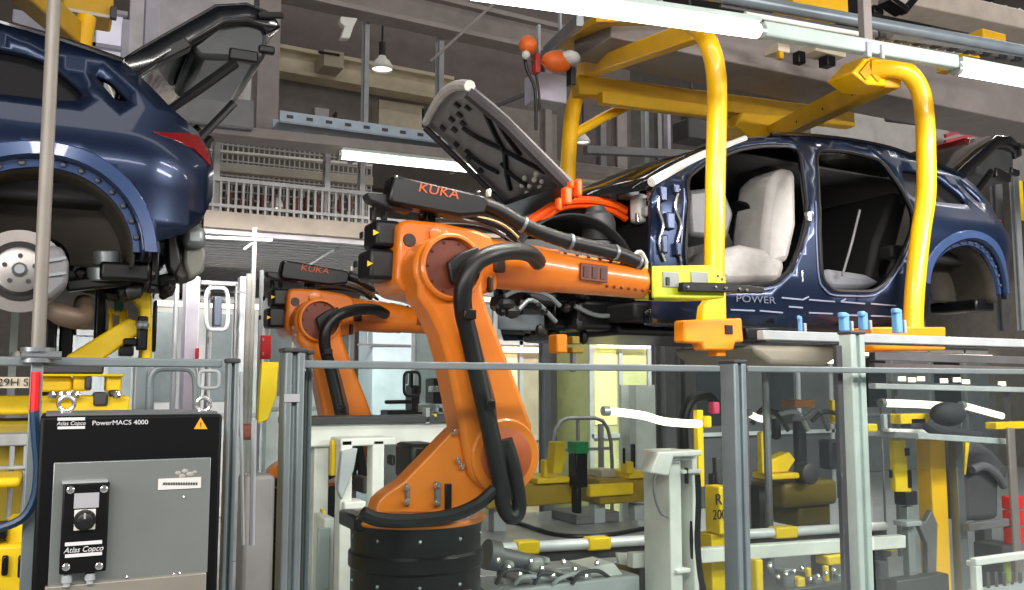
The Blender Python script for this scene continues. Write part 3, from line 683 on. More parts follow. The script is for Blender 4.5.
# ------------------------------------------------------------------ the yellow hangers that carry the cars
def make_hanger():
    h = root('car_hanger', (4.0, 4.9, 1.8), 'yellow overhead hanger frame gripping the right car by its sills', 'hanger', 'yellow car hangers')
    Y = 3.86; YFp = 6.0
    r = .05
    def Pz(x, y, Yv): return P(x, y, Yv)
    ft1 = P(580, 62, YFp); nt1 = P(705, 22, Y)
    # near front post and its crossbeam
    MB().tube([P(714, 300, Y), P(715, 200, Y), P(717, 100, Y), P(715, 66, Y), P(709, 45, Y), P(702, 32, Y+.06), P(690, 24, Y+.2)], .056, 16, 5).build('front_post', YEL, h)
    MB().bar(P(700, 30, Y+.1), P(582, 72, YFp), .10, .12).build('front_crossbeam', YEL, h, .012)
    MB().tube([P(584, 80, YFp), P(574, 105, YFp), P(570, 135, YFp), P(568, 172, YFp), P(568, 220, YFp)], .062, 14, 5).build('far_front_post', YEL, h)
    MB().tube([P(640, 100, YFp), P(606, 116, YFp), P(574, 134, YFp)], .04, 12).build('far_brace', YEL, h)
    # near rear post and its crossbeam
    MB().tube([P(870, 68, Y+.12), P(892, 68, Y+.04), P(908, 73, Y), P(919, 88, Y), P(924, 110, Y), P(926, 150, Y), P(926, 195, Y), P(921, 230, Y), P(917, 265, Y), P(914, 300, Y), P(913, 330, Y)], .060, 16, 5).build('rear_post', YEL, h)
    MB().bar(P(893, 76, Y+.08), P(758, 142, YFp), .12, .15).build('rear_crossbeam', OCHRE, h, .012)
    m = MB()
    for t in (.2, .4, .6, .8):
        a, b = P(893, 76, Y+.08), P(758, 142, YFp); p = a+(b-a)*t; m.ball(p+Vector((-.06, -.01, -.02)), .02, .4, 1, 1, 10)
    m.each('crossbeam_hole', CARDARK, h)
    MB().ppx([(852, 72), (868, 55), (880, 55), (896, 72), (892, 86), (868, 84)], Y+.1, .22).build('rear_knuckle', YEL, h, .012)
    m = MB(); m.ppx([(860, 72), (870, 60), (876, 66), (867, 80)], Y+.085, .02); m.ppx([(872, 74), (881, 62), (887, 68), (879, 82)], Y+.085, .02); m.each('knuckle_recess', OCHRE, h, .004)
    MB().bar(P(575, 86, YFp-.1), P(850, 120, YFp-.1), .12, .16).build('far_long_beam', OCHRE, h, .012)
    MB().bar(P(600, 98, YFp-.25), P(720, 114, YFp-.25), .08, .10).build('far_lower_beam', OCHRE, h, .01)
    MB().ppx([(744, 112), (790, 116), (796, 124), (780, 138), (752, 138), (736, 126)], YFp-.3, .3).build('far_bracket', OCHRE, h, .012)
    MB().tube([P(764, 130, YFp), P(762, 170, YFp), P(762, 220, YFp)], .055, 12).build('far_rear_post', YEL, h)
    # roof plate at the front
    MB().add([P(548, 50, 5.9), P(596, 22, 4.9), P(735, 20, 4.9), P(700, 48, 5.9)]+[p+Vector((0, 0, .05)) for p in (P(548, 50, 5.9), P(596, 22, 4.9), P(735, 20, 4.9), P(700, 48, 5.9))], [(0, 1, 2, 3), (7, 6, 5, 4), (0, 4, 5, 1), (1, 5, 6, 2), (2, 6, 7, 3), (3, 7, 4, 0)]).build('roof_plate', OCHRE, h, .006)
    MB().bar(P(546, 52, 5.9), P(580, 20, 4.7), .05, .08).build('plate_edge', GREYM, h, .005)
    # feet under the sills
    MB().ppx([(702, 322), (704, 306), (722, 282), (726, 276), (727, 322)], Y-.06, .06).build('front_foot_wedge', YEL, h, .008)
    f = MB(); f.ppx([(684, 320), (742, 318), (744, 342), (736, 342), (734, 350), (704, 350), (702, 343), (684, 342)], Y-.10, .09); f = f.build('front_foot', AMBER, h, .01)
    m = MB(); m.px(722, 325, 733, 334, Y-.108, .03); m.build('foot_socket', CARDARK, f, .002)
    m = MB(); m.px(708, 348, 726, 356, Y-.06, .12); m.build('foot_pin', AMBER, f, .004)
    MB().bar(P(742, 334, Y), P(766, 334, Y), .07, .07).build('foot_roller', BLACKM, f, .01)
    f = MB(); f.ppx([(872, 327), (946, 327), (946, 350), (872, 352)], Y-.08, .24); f = f.build('rear_foot', AMBER, h, .01)
    # lifting links up to the track
    return h
hanger = make_hanger()
hanger2 = dup(hanger, (-5.5, 0, 0), 'yellow hanger frame above the left car, cut by the photo edge', skip=('far_long_beam', 'far_lower_beam', 'roof_plate', 'plate_edge', 'far_brace', 'far_bracket', 'rear_knuckle', 'knuckle_recess'))
# overhead monorail track and its dark casing
m = MB(); a, b = P(585, 52, 5.6), P(868, 110, 5.6); zt = (a.z+b.z)/2-.08
tr = MB().bar((P(592, 60, 5.3).x, 5.3, zt+.16), (14, 5.3, zt+.16), .5, .34).build('monorail_track', TAUPE, None, .01); tag(tr, 'grey steel monorail track running above the hung cars', 'track')
# cable drop with orange grippers at the front of the hanger
g = root('hoist_gripper', P(552, 60, 5.4), 'small hoist with orange cups and white cap beside the yellow frame', 'hoist')
m = MB(); m.ball(P(528, 45, 5.3), .065); m.ball(P(557, 62, 5.3), .085, 1.4, 1, .9); m.each('cup', mat('cup_orange', (.90, .42, .14), .5), g)
m = MB(); m.ball(P(570, 58, 5.25), .07, 1.1, 1, .7); m.ball(P(526, 55, 5.25), .03); m.each('cap', WHITE, g)
m = MB(); m.px(531, 52, 541, 72, 5.3, .1); m.build('bracket', mat('bracket_red', (.70, .22, .15), .5), g, .008)
m = MB(); m.px(566, 66, 576, 84, 5.25, .1); m.px(545, 54, 549, 64, 5.28, .1); m.each('valve', BLACKP, g, .006)
m = MB(); m.tube([P(524, 52, 5.3), P(527, 70, 5.3), P(535, 90, 5.3), P(536, 130, 5.3)], .012, 8, 4); m.tube([P(532, 60, 5.35), P(538, 85, 5.35), P(540, 110, 5.35)], .009, 8, 4); m.each('hoist_cable', BLACKP, g)
m = MB(); m.px(536, 24, 541, 54, 5.4, .06); m.px(558, 12, 562, 38, 5.4, .05); m.each('hanger_rod', LTGREY, g, .004)
MB().px(524, 72, 567, 100, 5.6, .2).build('back_plate', LILAC, g, .01)
# ------------------------------------------------------------------ safety fence along the walkway
FY = 2.9
RZ = 1.675
def post(x0, x1, ytop, Y, d, label, m=FENCE, cap=True, slots=True):
    xm = (x0+x1)/2; zt = P(xm, ytop, Y).z; (X0, X1), d = span(x0, x1, 470, Y, d)
    r = root('fence_post', ((X0+X1)/2, Y+d/2, 0), label, 'post', 'guard fence posts')
    w_ = X1-X0; q = MB()
    if slots:       # slotted aluminium extrusion
        k = w_*.5; g = w_*.12
        pr = [(X0, Y), (X0+w_/2-g, Y), (X0+w_/2-g, Y+.02), (X0+w_/2+g, Y+.02), (X0+w_/2+g, Y), (X1, Y), (X1, Y+d), (X0, Y+d)]
        q.prism([(x, y, 0) for x, y in pr], (0, 0, zt))
    else: q.box((X0, Y, 0), (X1, Y+d, zt))
    q.build('upright', m, r, .006)
    if cap: MB().box((X0-.004, Y-.004, zt), (X1+.004, Y+d+.004, zt+.014)).build('end_cap', DKGREY, r, .004)
    MB().box((X0-.05, Y-.03, 0), (X1+.05, Y+d+.03, .015)).build('base_plate', DKGREY, r)
    return r
pA = post(222, 236, 363, FY, .05, 'slim grey fence post touching the right side of the black cabinet')
pB = post(277, 303, 352, FY, .08, 'thick grey fence post between the black cabinet and the orange robot')
pC = post(722, 749, 363, FY, .09, 'dark grey slotted fence post in front of the yellow numbered stand', mat('fence_blue_grey', (.50, .55, .57), .42, .3))
pD = post(843, 870, 334, FY+.1, .09, 'tall pale green and grey post left of the yellow tower', PALEGR)
MB().box((P(858, 470, FY).x-.02, FY+.08, 0), (P(858, 470, FY).x+.015, FY+.1, 1.78)).build('dark_channel', DKGREY, pD)
pE = post(303, 311, 354, FY+.09, .04, 'narrow grey post right behind the thick fence post', mat('fence_dark_grey', (.36, .39, .41), .5, .2), slots=False)
pF = post(129, 144, 362, FY+.35, .06, 'grey post above the cabinet beside the yellow fixture', slots=False)
MB().tube([pB.location+Vector((.055, .05, RZ-.03)), pB.location+Vector((.055, .05, .2))], .008, 6).build('cable_strip', DKGREY, pB)
MB().px(284, 394, 300, 402, FY-.003, .004).build('sticker', LTGREY, pB)
def rail(x0, x1, label, z0=RZ-.008, Y=FY, h=.013, nm='fence_rail'):
    a = P(x0, 367, Y).x; b = P(x1, 367, Y).x
    return tag(MB().box((a, Y+.01, z0-h), (b, Y+.045, z0+h)).build(nm, FENCE, None, .005), label, 'rail', 'guard fence rails')
rail(-40, 223, 'grey fence rail behind the pole at the left, over the yellow fixture')
rail(303, 722, 'long grey fence rail in front of the orange robot')
rail(749, 1060, 'grey fence rail under the right car, right of the slotted post')
def pane(x0, x1, ztop, label, Y=FY+.028):
    a = P(x0, 470, Y).x; b = P(x1, 470, Y).x
    r = root('guard_screen', ((a+b)/2, Y, .2), label, 'pane', 'clear guard panes')
    MB().box((a, Y-.003, .2), (b, Y+.003, ztop)).build('sheet', GLASS, r)
    m = MB(); m.box((a, Y-.012, .16), (b, Y+.012, .2)); m.build('bottom_strip', ALU, r)
    return r
pane(303, 722, RZ-.02, 'wide clear guard pane below the rail in front of the robot')
pane(749, 842, RZ-.02, 'clear guard pane between slotted post and tall pale post')
pane(872, 1070, RZ-.02, 'clear guard pane in front of the yellow tower at right')
pane(238, 275, RZ-.02, 'narrow hazy guard pane between slim and thick fence posts').children[0].data.materials[0] = glassmat('guard_pane_hazy', .30)
tag(MB().tube([P(241, 372, FY+.01), P(241, 420, FY+.01), P(243, 545, FY+.01)], .006, 6).build('edging_strip', LTGREY), 'longer thin light edging strip on the narrow hazy pane', 'strip')
tag(MB().tube([P(254, 420, FY+.01), P(252, 545, FY+.01)], .009, 6).build('edging_strip', LTGREY), 'shorter thicker light edging strip on the narrow hazy pane', 'strip')
# framed flap behind the cabinet
fr = root('guard_gate', P(186, 420, FY+.3), 'grey rounded gate frame behind the right top of the black cabinet', 'gate')
def rframe(x0, y0, x1, y1, Y, r_, m=None):
    m = m or MB(); pts = [P(x, y, Y) for x, y in rnd([(x0, y0), (x1, y0), (x1, y1), (x0, y1)], 4)]; pts.append(pts[0]); m.tube(pts, r_, 8); return m
rframe(150, 368, 196, 430, FY+.35, .012).build('outer_tube', FENCE, fr)
rframe(199, 371, 219, 388, FY+.34, .006).build('inner_tube', LTGREY, fr)
MB().px(197, 362, 201, 430, FY+.34, .03).build('stile', FENCE, fr, .004)
# pole with clamp at the left
pl = root('clamp_pole', (P(37, 362, FY-.02).x, FY-.02, 0), 'tall thin grey pole crossing in front of the left car', 'pole')
zb = P(38, 352, FY-.02); tp = P(55.5, -30, FY-.02)
MB().box((zb.x-.016, FY-.036, 0), (zb.x+.016, FY-.004, zb.z)).build('lower_pole', FENCE, pl, .003)
MB().tube([zb, tp], .019, 14).build('upper_tube', mat('pole_warm_grey', (.50, .48, .45), .5, .3), pl)
m = MB()
for i in range(2): m.cyl((zb.x, FY-.02, zb.z-.03+.03*i), (zb.x, FY-.02, zb.z-.018+.03*i), .045, n=18)
m.cyl((zb.x-.04, FY-.05, zb.z-.01), (zb.x+.06, FY-.05, zb.z-.01), .012, n=10); m.build('clamp', GREYM, pl)
c = MB().tube([P(36, 372, FY-.06), P(35, 395, FY-.06), P(34, 412, FY-.06)], .012, 8).build('hose', RED, pl); c['label'] = 'red hose piece'
c = MB().tube([P(34, 410, FY-.06), P(36, 440, FY-.06), P(38, 470, FY-.06), P(34, 500, FY-.06), P(20, 520, FY-.06), P(-10, 531, FY-.06)], .012, 8, 5).build('hose', mat('hose_blue', (.10, .22, .34), .4), pl); c['label'] = 'dark blue hose'
# ------------------------------------------------------------------ black control cabinet
KY = 2.52
X0, X1 = P(36, 500, KY).x, P(220, 500, KY).x; ZT = P(130, 415, KY).z
cb = root('control_cabinet', ((X0+X1)/2, KY+.15, 0), 'black tool control cabinet with grey front panel and small operator box', 'cabinet')
MB().box((X0, KY, .55), (X1, KY+.3, ZT)).build('body', mat('cabinet_black', (.02, .02, .032), .5, spec=.2), cb, .008)
MB().box((X0+.02, KY+.02, 0), (X1-.02, KY+.28, .55)).build('plinth', DKGREY, cb, .005)
MB().box((X0+.012, KY+.01, ZT), (X1-.012, KY+.29, ZT+.006)).build('top_edge', GREYM, cb)
pa, pb = P(54, 461, KY-.004), P(207, 580, KY-.004)
pn = MB().box((pa.x, KY-.006, P(130, 579, KY).z), (pb.x, KY, P(130, 460, KY).z)).build('front_panel', PANELG, cb, .002)
MB().box((pa.x-.006, KY-.02, .58), (pb.x-.004, KY, P(130, 578, KY).z)).build('lower_door', mat('lower_panel_beige_grey', (.58, .56, .52), .4, .3), cb, .003)
m = MB()
for x, y in [(127, 577), (174, 574), (180, 573), (184, 497)]: m.ball(P(x, y, KY-.008), .0035, n=8)
m.each('panel_screw', SILVER, pn)
MB().px(158, 478, 201, 489, KY-.009, .004).build('label_strip', WHITE, pn)
m = MB()
for i in range(14): m.px(163+2.5*i, 482.5, 164.9+2.5*i, 485, KY-.0105, .002)
m.each('label_print', DKGREY, pn)
m = MB()
for x, y, r_ in [(178, 473, .006), (185, 471, .007), (190, 474, .008), (195, 472, .005), (182, 476, .007)]: m.ball(P(x, y, KY-.006), r_, 1.2, .25, .8, 10)
m.each('torn_sticker', mat('torn_sticker_grey', (.66, .64, .60), .7), pn)
def lift_eye(x):
    p = P(x, 414, KY+.06); m = MB(); pts = [p+Vector((.018*math.cos(a), 0, .026+.018*math.sin(a))) for a in [2*math.pi*k/18 for k in range(19)]]
    m.tube(pts, .0055, 8); m.cyl(p, p+Vector((0, 0, .008)), .016, n=14); return m.build('lifting_eye', SILVER, cb)
lift_eye(66); lift_eye(203)
# printed strip at the head of the cabinet
m = MB(); m.px(57.5, 417.5, 85, 420.5, KY-.003, .004); m.px(57.5, 426.3, 85, 429, KY-.003, .004); m.each('logo_bar', WTEXT, cb)
text('logo_lettering', 'Atlas Copco', P(71.3, 423.4, KY-.001), .0135, WTEXT, cb, wide=.95, shear=.2)
text('model_lettering', 'PowerMACS 4000', P(92, 423.2, KY-.001), .0165, WTEXT, cb, wide=1.06, align='LEFT')
m = MB(); m.ppx([(194, 429), (207.5, 429), (200.7, 417.5)], KY-.003, .004); ws = m.build('warning_triangle', mat('warning_yellow', (.88, .66, .12), .5), cb)
text('warning_mark', '!', P(200.7, 425, KY-.004), .018, BTEXT, cb)
# operator box
ob = MB().px(61, 483, 108, 573, KY-.045, .042).build('operator_box', mat('operator_black', (.025, .025, .03), .45, spec=.25), cb, .004)
MB().px(62, 481.3, 108, 483.2, KY-.045, .04).build('box_top_edge', LTGREY, ob)
m = MB()
for x, y in [(70.5, 490), (104, 489), (66, 567), (99, 566)]: m.lathe(P(x, y, KY-.045), (0, -1, 0), [(0, .0095), (.003, .009), (.005, .006)], 16)
m.each('box_screw', SILVER, ob)
MB().px(74, 493, 99, 508, KY-.0475, .003).build('legend_plate', mat('legend_grey', (.66, .66, .68), .4), ob)
MB().px(74, 509.5, 95.5, 530, KY-.048, .004).build('switch_plate', WHITE, ob, .001)
kb = MB().lathe(P(84.8, 520, KY-.048), (0, -1, 0), [(0, .025), (.004, .025), (.005, .020), (.02, .018), (.022, .015)], 26).build('rotary_switch', BLACKP, ob)
MB().px(83.8, 513, 85.8, 519, KY-.0715, .003).build('pointer', LTGREY, kb)
m = MB(); m.px(65, 541.5, 102, 545, KY-.0475, .004); m.px(65, 553.2, 102, 556.5, KY-.0475, .004); m.each('logo_bar', WTEXT, ob)
text('logo_lettering', 'Atlas Copco', P(83.5, 549.4, KY-.0455), .0185, WTEXT, ob, wide=.93, shear=.3)
m = MB(); m.lathe(P(67, 574, KY-.025), (0, 0, -1), [(0, .012), (.02, .012), (.022, .008), (.03, .008)], 14); m.lathe(P(90, 573, KY-.025), (0, 0, -1), [(0, .012), (.016, .012), (.018, .008), (.026, .008)], 14); m.each('cable_gland', LTGREY, ob)
# ------------------------------------------------------------------ strip lights
def strip_light(a, b, label, r=.036, power=26, hang=None, m_=LAMP):
    a, b = Vector(a), Vector(b); L = root('strip_light', (a+b)/2, label, 'lamp', 'fluorescent strip lights')
    MB().tube([a, b], r, 12).build('tube', m_, L)
    if hang:
        for t in (.1, .9): p = a+(b-a)*t; MB().cyl(p+Vector((0, 0, r)), Vector((p.x, p.y, hang)), .008, n=6).build('hanging_rod', GREYM, L)
    d = (b-a).normalized()
    MB().bar(a+Vector((0, 0, r+.012)), b+Vector((0, 0, r+.012)), r*2.1, .026).build('housing', PALEGR, L, .003)
    m = MB(); m.cyl(a-d*.03, a, r*1.08, n=12); m.cyl(b, b+d*.03, r*1.08, n=12); m.each('end_holder', ALU, L)
    al = bpy.data.lights.new('strip_light_glow', 'AREA'); al.shape = 'RECTANGLE'; al.size = (b-a).length; al.size_y = .05; al.energy = power*(b-a).length; al.color = (1, .95, .88)
    ao = bpy.data.objects.new('strip_light_glow', al); COL.objects.link(ao); ao.location = (a+b)/2-Vector((0, 0, r+.01))
    z = Vector((0, 0, 1)); x = d; y = z.cross(x).normalized(); z = x.cross(y); ao.rotation_euler = Matrix((x, y, z)).transposed().to_euler()
    return L
LY = 3.2
strip_light(P(470, -9, LY), P(757, 31, LY), 'brightest strip light along the top edge, left of the yellow rear post')
strip_light(P(958, 69, LY), P(1090, 93, LY), 'strip light at the right end of the pale light rail')
sl3 = strip_light(P(341, 155, 7.9), P(492, 171, 7.9), 'strip light in front of the gallery, above the robot logo box', .040, 9)
for t in (.15, .85): p = P(341, 155, 7.9)+(P(492, 171, 7.9)-P(341, 155, 7.9))*t; MB().box((p.x-.02, 7.9, p.z+.05), (p.x+.02, 8.4, p.z+.08)).build('mounting_arm', GREYM, sl3)
lr = root('light_rail', P(850, 50, LY), 'pale green light rail between the two top strip lights', 'rail')
MB().bar(P(761, 29.5, LY), P(955, 62.5, LY), .06, .075).build('rail_body', PALEGR, lr, .01)
m = MB(); m.px(862, 41, 872, 56, LY-.04, .09); m.px(879, 44, 885, 58, LY-.04, .09); m.each('rail_joint', LTGREY, lr, .004)
m = MB(); p = P(866, 44, LY); m.box((p.x-.03, LY-.02, p.z), (p.x+.03, LY+.02, p.z+1.2)); p = P(660, 0, LY); m.box((p.x-.01, LY-.01, p.z-.02), (p.x+.01, LY+.01, p.z+1)); m.each('rail_hanger', TAUPE, lr, .004)
# parallel conduits above the rail
def pipe(nm, a, b, r, m, label, cat='pipe', grp=None, sq=None):
    q = MB()
    if sq: q.bar(a, b, sq[0], sq[1])
    else: q.tube([a, b], r, 12)
    return tag(q.build(nm, m, None, .004 if sq else 0), label, cat, grp)
pipe('conduit', P(700, -8, 3.5), P(1060, 57, 3.5), .035, mat('conduit_blue_grey', (.42, .46, .49), .4, .3), 'thick blue grey conduit above the pale light rail', 'pipe', 'overhead conduits')
pipe('conduit', P(745, 14, 3.9), P(960, 52, 3.9), .016, WHITE, 'white conduit between the pale light rail and the thick conduit', 'pipe', 'overhead conduits')
pipe('conduit', P(720, 6, 4.1), P(1060, 66, 4.1), .012, DKGREY, 'thin dark conduit between pale light rail and white conduit', 'pipe', 'overhead conduits')
cc = root('cable_chain', P(940, 48, 3.75), 'dark cable chain hung behind the light grey conduit at upper right', 'chain')
for i in range(22):
    t = i/22; a_ = P(868, 33, 3.75); b_ = P(1050, 63, 3.75); p = a_+(b_-a_)*t; q_ = a_+(b_-a_)*(t+.034); MB().bar(p, q_, .05, .05).build('link', DKGREY if i % 2 else MIDGREY, cc, .004)
pipe('conduit', P(890, 34, 3.6), P(1060, 58, 3.6), .028, LTGREY, 'light grey conduit just above the right strip light', 'pipe', 'overhead conduits')
# ------------------------------------------------------------------ hall steelwork and gallery behind the line
def one(nm, m, boxes, Y, d, label, cat, grp=None, bevel=.006, kind=None):
    q = MB()
    for b in boxes: q.px(*b, Y, d)
    return tag(q.build(nm, m, None, bevel), label, cat, grp, kind)
def multi(nm, label, cat, grp, at, parts):      # parts: (name, material, [boxes], Y, depth)
    r = root(nm, at, label, cat, grp)
    for pn_, m, boxes, Y, d in parts:
        q = MB()
        for b in boxes: q.px(*b, Y, d)
        q.each(pn_, m, r, .005)
    return r
struct(MB().box((-3.2, 13.0, 4.6), (9.0, 13.2, 9.4)).build('wall_upper', WALLD))
struct(MB().px(128, -30, 254, 104, 10.4, .15).build('wall_light', WALLW))
struct(MB().px(55, 8, 122, 70, 10.3, .06).build('window_1', mat('window_bright_pane', (.88, .87, .93), .4, emit=.35)))
m = MB(); m.px(50, 5, 128, 9, 10.22, .08); m.px(60, 42, 128, 46, 10.22, .08); m.px(92, 9, 96, 70, 10.22, .08); struct(m.build('trim_1', LILAC))
def upright(x0, x1, y0, y1, Y, d, m, label, foot=False, nm='steel_column'):
    (X0_, X1_), d = span(x0, x1, 200, Y, d); z1 = P((x0+x1)/2, y0, Y).z; z0 = 0 if foot else P((x0+x1)/2, y1, Y).z
    if nm == 'gallery_post': z0 = zd
    q = MB(); t = (X1_-X0_)*.16     # H section
    q.box((X0_, Y, z0), (X1_, Y+t, z1)); q.box((X0_, Y+d-t, z0), (X1_, Y+d, z1)); xm = (X0_+X1_)/2; q.box((xm-t/2, Y+t, z0), (xm+t/2, Y+d-t, z1))
    return tag(q.build(nm, m, None), label, 'column', 'hall steel columns')
upright(248, 276, -40, 130, 8.6, .3, TAUPE, 'wide taupe steel column left of the pendant lamp')
upright(359, 367, 16, 126, 8.9, .12, LTGREY, 'slim light steel column just left of the pendant lamp')
upright(434, 443, 30, 100, 8.9, .12, LTGREY, 'slim light steel column right of the pendant lamp')
upright(136, 152, -40, 110, 9.2, .25, LILAC, 'lilac grey column behind the open tailgate hinge')
upright(114, 122, 18, 75, 9.0, .1, LILAC, 'narrow lilac column in front of the bright window')
upright(238, 247, 28, 108, 9.4, .12, WHITE, 'white upright under the right end of the open tailgate')
upright(205, 214, 72, 110, 9.4, .12, WHITE, 'short white upright below the tailgate trim')
def ibeam(a, b, h, d, m, label, grp='hall steel beams'):
    a, b = Vector(a), Vector(b); q = MB(); t = h*.14
    for dz, hh, ww in ((h/2-t/2, t, d), (-h/2+t/2, t, d), (0, h, d*.25)): q.bar(a+Vector((0, 0, dz)), b+Vector((0, 0, dz)), ww, hh)
    return tag(q.build('steel_beam', m, None), label, 'beam', grp)
ibeam(P(225, -32, 8.7), P(560, 44, 8.7), .36, .25, TAUPE, 'big taupe steel beam crossing the top above the pendant lamp')
ibeam(P(440, -30, 9.2), P(700, 30, 9.2), .12, .12, DKGREY, 'dark thin beam above the big taupe beam')
ibeam(P(262, 58, 11.5), P(450, 92, 11.5), .36, .3, mat('beam_pale_beige', (.78, .74, .64), .6), 'pale beige beam behind the pendant lamp')
struct(MB().box((P(262, 90, 11.8).x, 11.9, P(350, 140, 11.8).z), (P(560, 90, 11.8).x, 12.0, P(350, 80, 11.8).z)).build('wall_inner', WALLM))
one('wall_box', mat('panel_pale_sand', (.68, .65, .57), .7), [(372, 102, 424, 132)], 11.6, .3, 'pale sand panel below the pendant lamp', 'panel')
one('breaker_box', DKGREY, [(414, 108, 432, 128)], 11.6, .3, 'dark box right of the pale sand panel', 'box')
multi('duct_unit', 'pale bulging duct unit on the beige beam left of the lamp', 'duct', None, P(330, 60, 11), [('casing', mat('duct_sand', (.66, .62, .55), .6), [(314, 50, 344, 66)], 11.0, .5), ('slot', CARDARK, [(318, 52, 340, 54)], 10.98, .05)])
tag(MB().ppx([(341, 16), (358, 18), (354, 26), (350, 38), (341, 38), (345, 26), (340, 22)], 8.6, .1).build('beam_bracket', WHITE, None, .01), 'white bracket hanging under the big taupe beam', 'bracket')
def pendant(x, y, Y, r, label, cord=True, shade=WHITE):
    p = P(x, y, Y); L = root('pendant_lamp', p, label, 'lamp', 'round hall lamps')
    MB().lathe(p, (0, 0, 1), [(0, r), (.3*r, r*.97), (.8*r, r*.68), (1.1*r, r*.36), (1.3*r, r*.3)], 26, False).build('shade', shade, L, solid=.01)
    MB().lathe(p+Vector((0, 0, .02)), (0, 0, 1), [(0, r*.93), (.02, r*.93)], 24).build('bulb', SOFTGLOW, L)
    if cord:
        MB().cyl(p+Vector((0, 0, 1.3*r)), p+Vector((0, 0, 2.6*r)), r*.3, n=14).build('socket', BLACKP, L); MB().cyl(p+Vector((0, 0, 2.6*r)), p+Vector((0, 0, 2.6*r+3)), .012, n=6).build('cord', BLACKP, L)
    return L
pendant(382, 70, 9.6, .125, 'glowing white pendant lamp with black socket under the taupe beam')
pendant(300, 176, 11.0, .11, 'round lamp glowing behind the gallery mesh, upper one', False)
pendant(277, 209, 10.6, .10, 'round lamp glowing low behind the gallery balusters', False)
pendant(583, 143, 9.5, .09, 'round lamp glowing beside the curved yellow far post')
tag(MB().px(338, 118, 342, 126, 11.8, .1).px(333, 112, 337, 132, 11.75, .15).build('wall_phone', BLACKP, None), 'small black box hung above the perforated cable tray', 'box')
one('wall_notice', WALLW, [(314, 108, 329, 118)], 11.85, .05, 'small pale notice board above the perforated cable tray', 'sign')
# cable trays
def tray(a, b, h, d, m, label, holes=0):
    a, b = Vector(a), Vector(b); r = root('cable_tray', (a+b)/2, label, 'tray', 'cable trays'); q = MB()
    q.bar(a+Vector((0, -d/2, 0)), b+Vector((0, -d/2, 0)), .02, h); q.bar(a+Vector((0, d/2, 0)), b+Vector((0, d/2, 0)), .02, h); q.bar(a-Vector((0, 0, h/2)), b-Vector((0, 0, h/2)), d, .02); q.build('channel', m, r)
    q = MB()
    for i in range(holes): p = a+(b-a)*((i+.5)/holes)+Vector((0, -d/2-.012, 0)); q.bar(p-Vector((.03, 0, 0)), p+Vector((.03, 0, 0)), .006, .03)
    if holes: q.each('slot', DKGREY, r)
    return r
tray(P(130, 106, 8.0), P(250, 119, 8.0), .24, .3, MIDGREY, 'grey cable tray under the open tailgate')
tray(P(276, 120, 8.2), P(520, 153, 8.2), .095, .3, mat('tray_light_blue', (.66, .72, .78), .45, .1), 'light blue perforated cable tray behind the raised bonnet', 14)
def lbeam(x0, y0, x1, y1, Y, h, d, m, label, nm='steel_beam', cat='beam', grp='hall steel beams'):
    return tag(MB().bar(P(x0, y0, Y), P(x1, y1, Y), d, h).build(nm, m, None, .008), label, cat, grp)
lbeam(130, 124, 620, 175, 8.1, .09, .3, TAUPE, 'long thin taupe beam right below the cable trays')
lbeam(190, 131, 600, 180, 8.4, .10, .1, BEIGE, 'pinkish beige beam below the long taupe beam')
# gallery
GY = 9.0
zd = P(280, 216, GY).z; zl = P(280, 232, GY).z
gx0, gx1 = P(140, 220, GY).x, P(620, 220, GY).x
sl = MB().box((gx0, GY, zl), (gx1, GY+5, zd)).build('gallery_floor', BEIGE, None); struct(sl)
sf = MB()
for i in range(26): sf.box((gx0, GY+.1+i*.19, zl-.05), (gx1, GY+.2+i*.19, zl-.002))
struct(sf.build('gallery_soffit', mat('soffit_grey', (.90, .90, .92), .6)))
rl = root('gallery_railing', ((gx0+gx1)/2, GY+.05, zd), 'white gallery railing with many thin balusters above the small robot', 'railing')
ztop = P(280, 184, GY).z
m = MB(); m.box((gx0, GY+.03, ztop-.02), (gx1, GY+.07, ztop+.02)); m.box((gx0, GY+.03, zd+.05), (gx1, GY+.07, zd+.08)); m.each('rail', mat('railing_pale_grey', (.70, .70, .70), .5), rl)
m = MB(); x = P(206, 200, GY).x
while x < P(372, 200, GY).x: m.box((x-.011, GY+.04, zd), (x+.011, GY+.06, ztop)); x += .072
m.each('baluster', mat('railing_pale_grey', (.70, .70, .70), .5), rl)
for x0, x1, t in ((211, 219, 'white gallery post at the left end of the balusters'), (322, 330, 'white gallery post in the middle of the balusters'), (357, 365, 'white gallery post left of the logo box')):
    upright(x0, x1, 118, 217, GY+.12, .1, mat('railing_pale_grey', (.70, .70, .70), .5), t, nm='gallery_post')
ms = root('mesh_screen', P(280, 160, GY+1.6), 'dark wire mesh screen in the gallery above the balusters', 'screen')
m = MB(); a, b = P(206, 150, GY+1.6).x, P(372, 150, GY+1.6).x; z0, z1 = zd, P(280, 136, GY+1.6).z
MB().box((a, GY+1.9, z0), (b, GY+1.95, z1)).build('backing', mat('gallery_backing', (.42, .41, .36), .8), ms)
for i in range(34): x = a+(b-a)*i/33; m.box((x-.008, GY+1.6, z0), (x+.008, GY+1.62, z1))
for i in range(15): z = z0+(z1-z0)*i/14; m.box((a, GY+1.59, z-.008), (b, GY+1.61, z+.008))
m.build('wire_grid', mat('wire_light', (.66, .66, .66), .5), ms)
lbeam(205, 166, 372, 182, GY+.9, .10, .1, mat('gallery_beam_pale', (.74, .72, .67), .6), 'pale beam inside the gallery behind the mesh')
lbeam(205, 150, 372, 166, GY+1.0, .03, .06, WHITE, 'thin white tube inside the gallery above the pale beam')
m = MB()
for i in range(12): m.px(225+11*i, 192+(i*7) % 9, 232+11*i, 210, GY+1.5, .2)
